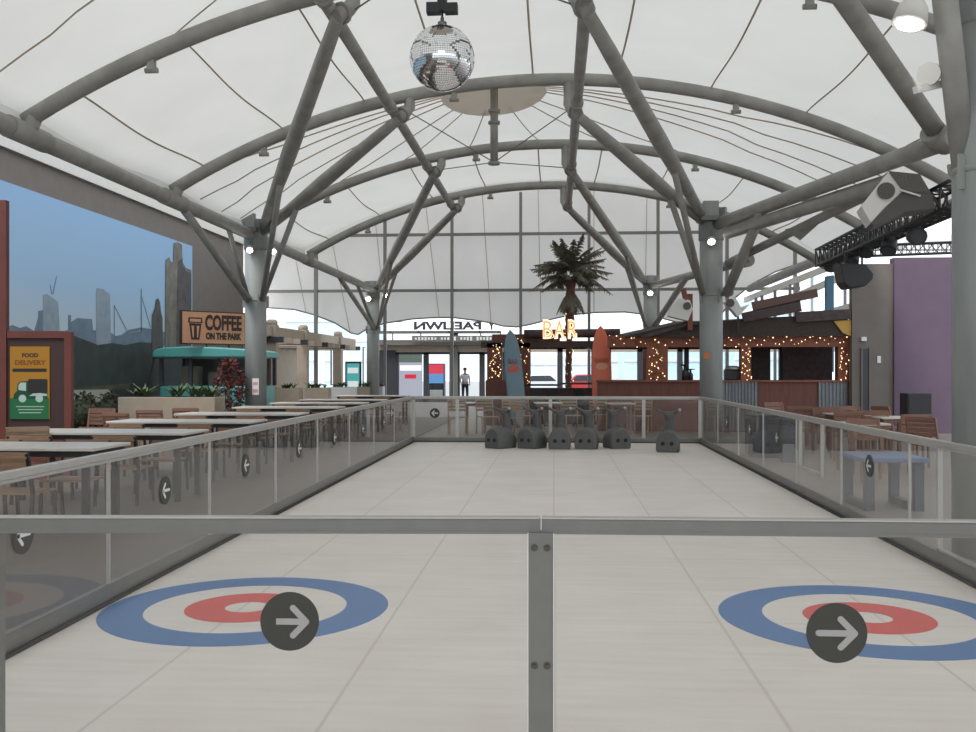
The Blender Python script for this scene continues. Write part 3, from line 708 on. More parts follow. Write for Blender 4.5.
# ---------------------------------------------------------------- food delivery totem
fx = thing('screen_totem', 'rust brown totem with a lit food delivery poster at the left edge', 'sign', P(32, 371, 14.3)*1)
ZF = 14.3
def pf(px, py, dz=0): return P(px, py, ZF+dz)
def slab(name, pts, t, m, dz=0, parent=None, thick=.3, **k):
    bm = NB(); prism(bm, [P(px, py, ZF+dz) for px, py in pts], Vector((-sn,cs,0))*thick); return fin(name, bm, m, parent, **k)
zfl = 371+CAMH*F/ZF
slab('cabinet', [(7,335),(64,335),(64,zfl),(7,zfl)], 0, M['rust'], .05, fx, .08)
slab('side_frame', [(64,331),(71,332),(71,zfl),(64,zfl)], 0, M['rust'], 0, fx, .1)
slab('top_frame', [(7,331),(64,331),(64,338),(7,338)], 0, M['rust'], 0, fx, .1)
slab('side_frame', [(-4,200),(6,200),(6,zfl),(-4,zfl)], 0, M['rust'], 0, fx, .1)
slab('bezel', [(7,338),(64,338),(64,430),(7,430)], 0, mat('dark maroon', srgb(58,36,34), .6), .03, fx, .02)
scr = slab('poster', [(10,346.5),(49,346.5),(49,419),(10,419)], 0, emis('poster orange', srgb(196,138,34), .55), .01, fx, .02)
def deco(name, pts, m, par, dz): 
    bm = NB(); prism(bm, [P(px, py, ZF+dz) for px, py in pts], Vector((-sn,cs,0))*.002); return fin(name, bm, m, par)
eg = emis('poster green', srgb(30,112,66), .6); ed = emis('poster dark', srgb(44,44,44), .5); ew = emis('poster white', srgb(190,215,205), .6); ebr = emis('poster brown', srgb(130,78,26), .6); egd = emis('poster deep green', srgb(18,78,56), .6)
deco('green_band', [(10,398),(49,398),(49,419),(10,419)], eg, scr, .006)
deco('banner', [(13,368.5),(46,368.5),(47,370),(46,372),(13,372),(12,370)], ed, scr, .006)
deco('truck_box', [(28,380.5),(29,379),(46.5,379),(47.5,380.5),(47.5,393),(28,393)], ed, scr, .005)
deco('truck_cab', [(13,399),(14,394),(17,391),(17.5,384),(20,381.5),(28,381),(28,393),(47.5,393),(47.5,399)], egd, scr, .004)
deco('truck_window', [(18.5,390),(18.5,385),(20.5,382.5),(26,382.5),(26,391)], ew, scr, .003)
deco('truck_stripe', [(29,396),(33,393.5),(40,393),(47,394),(47,396)], ew, scr, .003)
bm = NB()
for px in (22.5, 39.3): disc(bm, P(px, 398.5, ZF+.003), Vector((sn,-cs,0)), 3.8*ZF/F, .003, 20)
fin('truck_wheels', bm, ew, scr)
deco('small_print', [(16,406.2),(44,406.2),(44,407),(16,407)], ew, scr, .004); deco('small_print', [(18,409.2),(43,409.2),(43,410),(18,410)], ew, scr, .004); deco('small_print', [(19,412.3),(41,412.3),(41,413.1),(19,413.1)], ew, scr, .004)
text('lettering', 'FOOD', ed, fx, P(30,355.5,ZF-.0), 3.9*ZF/F, width=16*ZF/F, rz=YAW, extrude=.001, bold=.004)
text('lettering', 'DELIVERY', ebr, fx, P(30,362.8,ZF-.0), 4.6*ZF/F, width=31*ZF/F, rz=YAW, extrude=.001, bold=.004)

# ---------------------------------------------------------------- chairs and tables
def make_chair(mw, mf, w=.5, back=.88, seat=.45, label='', cat='chair'):
    t = thing('slatted_chair', label, cat, (0,0,0))
    h = w/2
    bm = NB()
    for k in range(6): box(bm, -h+.02, h-.02, -.22+.075*k, -.165+.075*k, seat-.02, seat)
    fin('seat', bm, mw, t)
    bm = NB()
    for k in range(4): 
        z = seat+.16+k*(back-seat-.18)/3.4; y = .22+.10*(z-seat)/.4; box(bm, -h+.03, h-.03, y-.009, y+.009, z-.03, z+.03)
    bar(bm, (-h+.015,.22+.10*(back-seat)/.4,back-.02), (h-.015,.22+.10*(back-seat)/.4,back-.02), .022, .06)
    fin('backrest', bm, mw, t)
    for s in (-1,1):
        bm = NB(); bar(bm, (s*(h-.015),.26,0), (s*(h-.015),.215,seat), .028, .035); bar(bm, (s*(h-.015),.215,seat), (s*(h-.015),.22+.10*(back-seat)/.4,back), .028, .035); fin('leg', bm, mf, t)
        bm = NB(); bar(bm, (s*(h-.015),-.22,0), (s*(h-.015),-.19,seat-.02), .028, .035); fin('leg', bm, mf, t)
    return t
ch_l = make_chair(M['teak'], M['black'], .54, .83)
ch_b = make_chair(M['palewood'], M['palewood'], .48, .92)
ch_r = make_chair(M['redwood'], M['redwood'], .5, .88)
protos_used = {}
def put(proto, loc, rz, label, group=None):
    o = proto if proto not in protos_used else dup(proto, loc, rz)
    protos_used[proto] = 1
    o.location = loc; o.rotation_euler = (0,0,rz); o['label'] = label
    if group: o['group'] = group
    elif 'group' in o: del o['group']
    return o
def make_table(L, Wd, H, mt_, ml, label='', name='long_table'):
    t = thing(name, label, 'table', (0,0,0))
    bm = NB(); box(bm, -L/2, L/2, -Wd/2, Wd/2, H-.03, H); fin('tabletop', bm, mt_, t, bevel=.005)
    bm = NB(); box(bm, -L/2+.05, L/2-.05, -Wd/2+.05, Wd/2-.05, H-.09, H-.03); fin('apron', bm, ml, t)
    for sx_ in (-1,1):
        for sy in (-1,1):
            bm = NB(); x, y = sx_*(L/2-.12), sy*(Wd/2-.1); box(bm, x-.03, x+.03, y-.03, y+.03, 0, H-.09); fin('leg', bm, ml, t)
    return t
ord_ = ['very', 'second', 'third', 'fourth', 'fifth', 'sixth', 'seventh', 'eighth']
tb = make_table(2.2, .85, .85, M['tabletop'], M['black'])
ZZ = [10.35, 12.7, 15.3, 17.9, 21.0, 23.7, 26.3, 30.6]
for i, Z in enumerate(ZZ):
    xr = -4.45; y = Z - .30 - .42; x = xr-1.1
    Lb = f'long white-topped dining table left of the rink, {ord_[i]} closest to the camera'
    o = put(tb, (x, y, 0), 0, Lb, 'white-topped tables left of the rink')
    xs_ = (-.62, .40)
    for k, dx in enumerate(xs_):
        nm = ('left', 'right')[k]
        put(ch_l, (x+dx, y-.50, 0), PI, f'teak chair on the near side of the {ord_[i]} closest long white table, {nm} one', 'teak chairs at the long tables')
        if i < 7: put(ch_l, (x+dx, y+.58, 0), 0, f'teak chair on the far side of the {ord_[i]} closest long white table, {nm} one', 'teak chairs at the long tables')
for px, py, Z, rz, lab in ((28,431,12.1,.5,'pale slatted chair standing alone below the food delivery poster'),):
    p = P(px, py, Z); p.z = 0; put(ch_b, p, rz+PI, lab)
# red brown chairs by the planter
for i, (px, Z, rz, lab) in enumerate(((96,18.4,.1,'red brown slatted chair beside the clipped hedges'),(126,17.0,3.0,'red brown slatted chair before the long planter, left of three'),(157,18.2,3.1,'red brown slatted chair before the long planter, middle of three'),(189,19.2,3.3,'red brown slatted chair before the long planter, right of three'))):
    p = P(px, 400, Z); p.z = 0; put(ch_r, p, rz, lab)
# far-end pale chairs and tables
for i, (px, Z, rz, lab) in enumerate(((458,24.6,.2,'pale wooden chair behind the far fence, at the left end'),(488,24.8,.4,'pale wooden chair facing the small square table, behind the far fence'),(527,25.4,2.6,'pale wooden chair just right of the first skating aid, behind the far fence'),(572,25.6,.3,'pale wooden chair left of the middle of the far fence near the palm'),(600,26.2,2.9,'pale wooden chair in front of the orange red surfboard'),(512,24.2,.1,'pale wooden chair behind the first skating aid, back to the far fence'),(641,25.3,-.3,'pale wooden chair right of the cafe table by the orange red surfboard'))):
    p = P(px, 400, Z); p.z = 0; put(ch_b, p, rz, lab)
st_ = make_table(.7, .7, .78, M['tabletop'], M['redwood'], name='square_table')
for px, Z, lab in ((476,25.6,'small square cafe table between two pale chairs behind the far fence'),(548,25.6,'small square cafe table behind the middle post of the far fence'),(620,25.2,'small square cafe table right of the orange red surfboard'),
                   (813,21.3,'small square cafe table below the right corrugated panel'),(893,17.6,'square cafe table beside the teak chairs, near the right column'),(846,19.0,'square cafe table in front of the grey wall doorway'),(860,15.6,'square cafe table half hidden by the right fence rail')):
    p = P(px, 400, Z); p.z = 0; put(st_, p, .1, lab)
RCH = ((782,22.0,.4,'red brown slatted chair farthest back, under the bar counter'),(800,20.0,2.9,'red brown slatted chair left of the table below the corrugated panel'),(826,19.0,-.3,'red brown slatted chair right of the table below the corrugated panel'),
       (856,19.6,.2,'red brown slatted chair in front of the grey wall door'),(846,17.6,3.0,'red brown slatted chair between the tables, back to the rink'),(876,17.4,-.2,'red brown slatted chair in front of the black box'),(893,20.0,2.0,'red brown slatted chair directly below the black box'),
       (908,16.4,3.2,'wide dark slatted chair nearest the rink, left of the large column'),(931,15.4,2.3,'slatted chair turned sideways beside the large column'),(872,14.2,.1,'slatted chair close behind the right fence rail'))
for px, Z, rz, lab in RCH:
    p = P(px, 400, Z); p.z = 0; put(ch_r, p, rz, lab)
# blue bench table outside right fence, dark barrel planter, small blue stool
t = thing('blue_table', 'low blue-topped table on dark frame legs just outside the right fence', 'table', (4.0, 11.9, 0), .12)
bm = NB(); box(bm, 3.5, 4.25, 11.4, 12.4, .56, .61); fin('tabletop', bm, M['blue'], t, bevel=.01)
for x in (3.6, 4.15):
    bm = NB(); box(bm, x-.05, x+.05, 11.45, 11.55, .02, .56); box(bm, x-.05, x+.05, 12.25, 12.35, .02, .56); box(bm, x-.05, x+.05, 11.45, 12.35, 0, .08); fin('leg_frame', bm, M['navy'], t)
t = thing('barrel_planter', 'large dark ribbed round tub outside the far right of the rink', 'tub', (4.02, 18.7, 0))
bm = NB(); lathe(bm, [(.36,0),(.40,.06),(.42,.35),(.40,.7),(.42,.74),(.36,.76)], (4.02,18.7,0), 32)
for k in range(20):
    a = 2*PI*k/20; bar(bm, (4.02+.42*math.cos(a),18.7+.42*math.sin(a),.06), (4.02+.42*math.cos(a),18.7+.42*math.sin(a),.7), .03, .03)
fin('tub', bm, M['navy'], t)
bm = NB(); lathe(bm, [(.44,.76),(.44,.79)], (4.02,18.7,0), 32); fin('lid', bm, M['charcoal'], t)
t = thing('litter_bin', 'slim blue grey bin standing among the chairs right of the rink', 'bin', P(788,371,17.2)*1)
p = P(788,371,17.2); bm = NB(); box(bm, p.x-.12, p.x+.12, p.y-.12, p.y+.12, 0, .72); fin('bin_body', bm, M['navy'], t, bevel=.02)
bm = NB(); box(bm, p.x-.13, p.x+.13, p.y-.13, p.y+.13, .72, .78); fin('lid', bm, M['charcoal'], t, bevel=.02)
p = P(915.5,371,22.5)
t = thing('subwoofer_box', 'black box cabinet against the purple wall', 'cabinet', (p.x,p.y,0))
bm = NB(); box(bm, p.x-.27, p.x+.27, p.y-.25, p.y+.25, 0, 1.09); fin('cabinet_body', bm, M['black'], t, bevel=.015)
bm = NB(); box(bm, p.x-.24, p.x+.24, p.y-.265, p.y-.25, .05, 1.03); fin('grille', bm, M['grille'] if False else M['black'], t)

# ---------------------------------------------------------------- foliage helper
def leaves(bm, c, rx, ry, rz, n, s, up=.2):
    c = Vector(c)
    for _ in range(n):
        a, u = random.uniform(0, 2*PI), random.uniform(-1, 1); rr = random.uniform(.55, 1)**.5; q = math.sqrt(1-u*u)
        p = c+Vector((rx*q*math.cos(a), ry*q*math.sin(a), rz*u))*rr
        d = Vector((random.gauss(0,1), random.gauss(0,1), random.gauss(up,1))).normalized(); e = d.cross(Vector((random.gauss(0,1),random.gauss(0,1),random.gauss(0,1)))).normalized()
        bm.faces.new([bm.verts.new(v) for v in (p, p+d*s*.5+e*s*.25, p+d*s, p+d*s*.5-e*s*.25)])
def fronds(bm, c, n, L, w=.03, zup=.7):
    c = Vector(c)
    for k in range(n):
        a = 2*PI*k/n+random.uniform(-.3,.3); l = L*random.uniform(.6,1); h = Vector((math.cos(a), math.sin(a), 0)); s = Vector((-h.y, h.x, 0))
        pts = [c+h*(l*.5*t_)+Vector((0,0,zup*l*(t_-.55*t_*t_))) for t_ in (0,.35,.7,1)]
        prev = None
        for i, p in enumerate(pts):
            ww = w*(1-i/3.2); cur = (bm.verts.new(p-s*ww), bm.verts.new(p+s*ww))
            if prev: bm.faces.new((prev[0], prev[1], cur[1], cur[0]))
            prev = cur
for px, py, Z, r_, lab in ((84,408,19.2,.33,'clipped dark bush between the rust totem and the wooden chairs'),(110,406,21,.34,'clipped dark bush beside the long planter')):
    p = P(px, py, Z); t = thing('clipped_bush', lab, 'bush', (p.x,p.y,0))
    bm = NB(); leaves(bm, (p.x,p.y,p.z-.1), r_*.85, r_*.85, .42, 700, .09); ball(bm, (p.x,p.y,p.z-.1), r_*.8, 12, 8, (1,1,1.1)); fin('foliage', bm, M['hedge'], t)
    bm = NB(); lathe(bm, [(.16,0),(.2,.35),(.22,.4)], (p.x,p.y,0), 16); fin('pot', bm, M['charcoal'], t)
def planter(x0, x1, y0, y1, h, m, lab, plants=10, L=.5, ml='leaf'):
    t = thing('planter', lab, 'planter', ((x0+x1)/2,(y0+y1)/2,0))
    bm = NB(); box(bm, x0, x1, y0, y1, 0, h); fin('trough', bm, m, t, bevel=.01)
    bm = NB(); box(bm, x0+.05, x1-.05, y0+.05, y1-.05, h-.01, h+.01); fin('soil', bm, M['hole'], t)
    bm = NB()
    for k in range(plants):
        fronds(bm, (random.uniform(x0+.1,x1-.1), random.uniform(y0+.1,y1-.1), h), 11, L*random.uniform(.7,1.3))
    fin('foliage', bm, M[ml], t)
a, b_ = P(120,397,20), P(219,397,20)
planter(a.x, b_.x, a.y-.1, a.y+.5, a.z, M['planter'], 'long taupe planter with spiky plants in front of the coffee kiosk', 14, .75)
# ---------------------------------------------------------------- coffee kiosk
ZK = 25.6
def K(px, py, dz=0): return P(px, py, ZK+dz)
bx0, bx1 = K(150,371).x, K(258,371).x; ky = K(200,371).y; k0 = lambda px: P(px,371,ZK).x; kz = lambda py: P(200,py,ZK).z
t = thing('coffee_kiosk', 'teal coffee kiosk with a glazed front and domed teal roof', 'kiosk', (bx0*.5+bx1*.5, ky+.8, 0))
YK = ky
bm = NB(); box(bm, k0(158), k0(258), YK, YK+1.7, 0, kz(386)); fin('lower_body', bm, M['teal'], t, bevel=.06)
for px in (158,188,218,256): x = k0(px); bm = NB(); box(bm, x, x+.09, YK, YK+.09, kz(386), kz(357)); fin('window_post', bm, M['dark'], t)
for px in (158,256): x = k0(px); bm = NB(); box(bm, x, x+.09, YK+1.6, YK+1.7, kz(386), kz(357)); fin('window_post', bm, M['dark'], t)
bm = NB(); bar(bm, (k0(146),YK,kz(384)), (k0(153),YK,kz(356)), .05, .05); fin('awning_brace', bm, M['dark'], t)
bm = NB(); box(bm, k0(158)+.05, k0(256), YK+.03, YK+.045, kz(386), kz(357)); fin('window_pane', bm, M['winglass'], t)
bm = NB(); box(bm, k0(158)+.1, k0(254), YK+1.55, YK+1.65, kz(386), kz(358)); fin('back_panel', bm, M['wall'], t)
bm = NB(); box(bm, k0(168), k0(186), YK+.8, YK+1.2, kz(386), kz(366)); box(bm, k0(196), k0(212), YK+.9, YK+1.3, kz(386), kz(372)); fin('coffee_machine', bm, M['planter'], t)
bm = NB(); prof = [(152,357.5),(152,352),(156,349),(165,347.2),(185,346.3),(215,347),(240,348.5),(256,350.5),(258,357.5)]
prism(bm, [K(px, py, -.15) for px, py in prof], (0,2.0,0)); fin('roof', bm, M['teal'], t, bevel=.04)
bm = NB(); bar(bm, K(152,358,-.15), K(258,358,-.15), .03, .03); fin('roof_trim', bm, M['black'], t)
ks = thing('coffee_sign', 'tan board sign reading coffee on the park, above the teal kiosk roof', 'sign', K(214,345)*1)
sa_, sb_ = P(181,371,25.0), P(245.5,371,26.3); dirn = (sb_-sa_); dirn.z = 0; Ls = dirn.length; dirn.normalize(); nrm = Vector((dirn.y,-dirn.x,0)); zs0, zs1 = P(181,344,25.0).z, P(181,310,25.0).z
def SP(u, v, o=0): return sa_*1.0 + dirn*(u*Ls) + V(0,0,zs0+(zs1-zs0)*v - sa_.z) + nrm*o
bm = NB(); prism(bm, [SP(0,0),SP(1,0),SP(1,1),SP(0,1)], -nrm*.09); fin('frame', bm, M['ink'], ks)
bm = NB(); prism(bm, [SP(.02,.035,.006),SP(.985,.035,.006),SP(.985,.965,.006),SP(.02,.965,.006)], -nrm*.01); fin('board', bm, M['coffee'], ks)
bm = NB()
for u in (.4,.75): tube(bm, SP(u,0,-.05), SP(u,-.22,-.05), .02, seg=8)
fin('support_leg', bm, M['black'], ks)
bm = NB()
prism(bm, [SP(.15,.14,.01),SP(.27,.14,.01),SP(.30,.62,.01),SP(.12,.62,.01)], nrm*.004)
prism(bm, [SP(.10,.64,.01),SP(.32,.64,.01),SP(.31,.80,.01),SP(.11,.80,.01)], nrm*.004)
cup = fin('cup_icon', bm, M['ink'], ks)
bm = NB(); prism(bm, [SP(.125,.67,.016),SP(.295,.67,.016),SP(.29,.76,.016),SP(.13,.76,.016)], nrm*.003); prism(bm, [SP(.17,.2,.016),SP(.185,.2,.016),SP(.19,.55,.016),SP(.15,.55,.016)], nrm*.003); prism(bm, [SP(.235,.2,.016),SP(.25,.2,.016),SP(.27,.55,.016),SP(.23,.55,.016)], nrm*.003); fin('cup_detail', bm, M['coffee'], cup)
ra = math.atan2(dirn.y, dirn.x)
text('lettering', 'COFFEE', M['ink'], ks, SP(.645,.64,.012), .44*(zs1-zs0), width=.575*Ls, rz=ra, extrude=.004, bold=.02)
text('lettering', 'ON THE PARK', M['ink'], ks, SP(.645,.25,.012), .19*(zs1-zs0), width=.56*Ls, rz=ra, extrude=.004, bold=.012)
p = P(232, 385, 23.6); t = thing('red_leaved_shrub', 'dark red leaved shrub in front of the kiosk beside the column', 'shrub', (p.x,p.y,0))
bm = NB(); leaves(bm, (p.x-.05,p.y,1.15), .36, .3, .8, 900, .12); fin('foliage', bm, M['redleaf'], t)
bm = NB(); 
for k in range(4): tube(bm, (p.x+random.uniform(-.05,.05),p.y,0), (p.x+random.uniform(-.25,.25),p.y,1.2), .018, .008, seg=6)
fin('stem', bm, M['bark'], t)
# info stickers on L1
t = thing('notice', 'small pink and white notice fixed to the column by the coffee kiosk', 'notice', V(L1.x+.12,L1.y-.27,1.2))
bm = NB(); box(bm, L1.x+.0, L1.x+.16, L1.y-.275, L1.y-.262, 1.02, 1.42); fin('sheet', bm, M['white'], t)
bm = NB(); box(bm, L1.x+.02, L1.x+.14, L1.y-.28, L1.y-.275, 1.08, 1.16); box(bm, L1.x+.02, L1.x+.14, L1.y-.28, L1.y-.275, 1.26, 1.33); fin('print', bm, mat('pink print', srgb(210,150,150)), t)
t = thing('orange_notice', 'orange spot sticker on the column at the rink corner', 'sticker', V(R1.x-.2,R1.y-.27,1.9))
bm = NB(); disc(bm, (R1.x-.13,R1.y-.232,1.95), (-.45,-.9,0), .08, .008, 12); fin('sticker', bm, mat('orange sticker', srgb(205,130,80)), t)

# ---------------------------------------------------------------- pergola and beige building, far left
GX = -12.6
bm = NB(); box(bm, GX-.3, GX, 33.4, 49.5, 0, 3.3); 
wl = struct('wall_pergola', bm, M['beige'], 'beige rendered building wall behind the pergola')
gw = emis('emissive daylight pane', (.90,.96,1), 1.25)  # panes glow by emission in place of daylight, no lamp behind them
def litwin(name, x, y0, y1, z0, z1, mullion=True):
    t = fin(name, (lambda b: (box(b, x-.02, x+.06, y0-.06, y1+.06, z0-.06, z1+.06), b)[1])(NB()), M['dark'], kind='structure')
    bm = NB(); box(bm, x+.06, x+.07, y0, y1, z0, z1); fin('pane', bm, M['winglass'], t); return t
t = thing('pergola', 'beige pergola of square posts and crossbeams along the far left building', 'pergola', (-10.2, 38, 0))
PX = -10.1
for px in (272, 303, 338):
    y = onX(px, 340, PX).y; bm = NB(); box(bm, PX-.2, PX+.2, y-.2, y+.2, 0, 3.25); bm2 = bm
    lathe(bm2, [(.2,3.25),(.2,3.38),(.14,3.45)], (PX,y,0), 16); fin('post', bm2, M['beige'], t)
bm = NB(); box(bm, PX-.09, PX+.09, 34.0, 49, 2.85, 3.2); fin('long_beam', bm, M['beige'], t)
bm = NB(); box(bm, GX+.1, GX+.3, 34.0, 49, 2.85, 3.2); fin('long_beam', bm, M['beige'], t)
for k in range(13):
    y = 34.3+k*1.15; bm = NB(); box(bm, GX, PX+.5, y-.06, y+.06, 2.62, 2.82); fin('cross_beam', bm, M['beige'] if k % 3 else M['dark'], t)
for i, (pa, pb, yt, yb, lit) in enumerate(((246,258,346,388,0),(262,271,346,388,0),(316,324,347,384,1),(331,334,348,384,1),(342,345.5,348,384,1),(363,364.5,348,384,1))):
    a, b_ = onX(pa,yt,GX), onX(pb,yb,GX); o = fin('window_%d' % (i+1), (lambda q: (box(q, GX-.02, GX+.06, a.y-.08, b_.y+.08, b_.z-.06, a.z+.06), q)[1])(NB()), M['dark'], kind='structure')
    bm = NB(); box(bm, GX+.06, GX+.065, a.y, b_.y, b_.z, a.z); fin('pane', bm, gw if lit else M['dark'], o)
# digital poster on easel
p = P(353,371,44); t = thing('poster_screen', 'portrait poster screen in teal and white between the pergola planters', 'screen', (p.x,p.y,0))
bm = NB(); box(bm, p.x-.36, p.x+.36, p.y, p.y+.12, .55, 2.02); box(bm, p.x-.2, p.x+.2, p.y-.1, p.y+.2, 0, .56); fin('casing', bm, M['black'], t)
bm = NB(); box(bm, p.x-.29, p.x+.29, p.y-.01, p.y, .75, 1.94); fin('display', bm, emis('teal screen', srgb(90,190,190), .7), t)
bm = NB(); box(bm, p.x-.24, p.x+.24, p.y-.02, p.y-.01, 1.5, 1.75); box(bm, p.x-.24, p.x+.24, p.y-.02, p.y-.01, .85, 1.15); fin('display_text', bm, emis('white screen', (.8,.9,.9), .8), t)
for (xa, xb, Z, mm_, h, lab) in ((252,302,34,'planter',1.0,'taupe planter beside the column at the near end of the pergola'),(306,330,38,'planter',.95,'taupe planter at the middle of the pergola'),(331,356,39.5,'whitecrate',.95,'white planter below the poster screen'),(357,371,40.5,'planter',.95,'taupe planter left of the far left column'),(372,384,41.3,'whitecrate',.95,'white planter behind the far left column')):
    a, b_ = P(xa,371,Z), P(xb,371,Z); planter(a.x, b_.x, a.y-.25, a.y+.3, h, M[mm_], lab, 8, .6)

# ---------------------------------------------------------------- entrance at the back
YE = 50.0
ex = lambda px: onY(px, 371, YE).x; ez = lambda py: onY(500, py, YE).z
bm = NB(); box(bm, ex(379), ex(860), YE, YE+.3, ez(352), ez(341)); struct('wall_back_header', bm, M['beige'])
bm = NB(); box(bm, ex(379), ex(396), YE-.02, YE+.2, 0, ez(350)); struct('wall_back_pier', bm, M['dark'])
bm = NB(); box(bm, ex(379), ex(500), YE-.5, YE+.2, ez(345), ez(340)); box(bm, ex(379), ex(500), YE-.6, YE+.1, ez(333.5), ez(331)); struct('trim_2', bm, M['alu_dark'])
def doorframe(name, pa, pb, yt=352):
    bm = NB(); w = .14
    box(bm, ex(pa), ex(pa)+w, YE, YE+.12, 0, ez(yt)); box(bm, ex(pb)-w, ex(pb), YE, YE+.12, 0, ez(yt)); box(bm, ex(pa), ex(pb), YE, YE+.12, ez(yt)-.12, ez(yt))
    box(bm, ex(pa), ex(pb), YE, YE+.12, 0, .18)
    o = fin(name, bm, M['dark'], kind='structure'); bm = NB(); box(bm, ex(pa)+w, ex(pb)-w, YE+.05, YE+.07, .18, ez(yt)-.12); fin('pane', bm, M['winglass'], o)
for i, (a, b_) in enumerate(((396,426),(426,452),(457,482),(482,505))): doorframe('door_%d' % (i+1), a, b_)
for i, (a, b_) in enumerate(((505,528),(528,560),(560,594),(600,640),(640,680),(680,720),(720,752),(752,790),(790,830))): doorframe('window_%d' % (i+7), a, b_, 347)
bm = NB(); box(bm, ex(450), ex(458), YE-.1, YE+.2, 0, ez(331)); struct('trim_3', bm, M['alu_dark'])
# entrance sign, seen from behind (mirrored)
t = thing('entrance_sign', 'large roof letters seen from behind, mirrored, above the glazed entrance', 'sign', onY(440,330,YE-.7)*1)
text('lettering', 'PAELIWN', M['dark'], t, onY(447.5,326.3,YE-.7), 7.2*YE/F, width=67*YE/F, mirror=True, extrude=.04, rz=0, bold=.02)
text('lettering', 'Y', M['dark'], t, onY(491.5,326.3,YE-.7), 7.2*YE/F, width=7*YE/F, mirror=True, extrude=.04, rz=0, bold=.02)
bm = NB(); box(bm, ex(388), ex(502), YE-.72, YE-.66, ez(333), ez(331.6)); box(bm, ex(388), ex(502), YE-.72, YE-.66, ez(322.6), ez(322)); fin('support_rail', bm, M['alu_dark'], t)
for px in (392,420,450,480,500):
    bm = NB(); box(bm, ex(px), ex(px)+.06, YE-.72, YE+.1, ez(333), ez(331.6)); box(bm, ex(px), ex(px)+.06, YE+.04, YE+.1, ez(342), ez(331.6)); fin('support_bracket', bm, M['alu_dark'], t)
bm = NB(); box(bm, ex(414), ex(496), YE-.75, YE-.7, ez(342), ez(336)); fin('lower_board', bm, M['alu_dark'], t)
bm = NB()
for k in range(24):
    if k in (7,13,18): continue
    x = ex(417+k*3.2); h = random.uniform(.1,.2); box(bm, x, x+.10, YE-.78, YE-.75, ez(339)-h/2, ez(339)+h/2)
fin('lower_lettering', bm, M['arrow_w'], t)
# digital ad screens seen through doors
p = P(410.5,371,51.5); t = thing('advert_screen', 'bright red and white advertising screen behind the left entrance door', 'screen', (p.x,p.y,0))
bm = NB(); box(bm, p.x-.62, p.x+.62, p.y, p.y+.1, .0, 2.6); fin('display', bm, emis('pale advert', srgb(190,190,205), .9), t)
bm = NB(); box(bm, p.x-.55, p.x+.58, p.y-.02, p.y, 1.62, 1.9); fin('white_text_band', bm, emis('white advert', (1,1,1), 1.2), t)
bm = NB(); box(bm, p.x-.3, p.x+.3, p.y-.02, p.y, 1.2, 1.42); fin('red_text_band', bm, emis('red advert', srgb(225,50,70), 1), t)
bm = NB(); box(bm, p.x-.6, p.x+.6, p.y-.02, p.y, 2.05, 2.58); fin('tree_picture', bm, emis('green grey advert', srgb(120,135,125), .7), t)
p = P(437,371,52); t = thing('vending_machine', 'red and blue vending machine behind the second entrance door', 'vending machine', (p.x,p.y,0))
bm = NB(); box(bm, p.x-.45, p.x+.38, p.y, p.y+.7, 0, 2.0); fin('casing', bm, M['dark'], t)
bm = NB(); box(bm, p.x-.42, p.x+.35, p.y-.02, p.y, 1.45, 1.95); fin('red_header', bm, emis('red header', srgb(230,70,90), 1), t)
bm = NB(); box(bm, p.x-.42, p.x+.35, p.y-.02, p.y, .95, 1.45); fin('blue_panel', bm, emis('blue panel', srgb(110,165,220), .9), t)
bm = NB(); box(bm, p.x-.38, p.x+.3, p.y-.02, p.y, .2, .6); fin('tray', bm, M['arrow_w'], t)
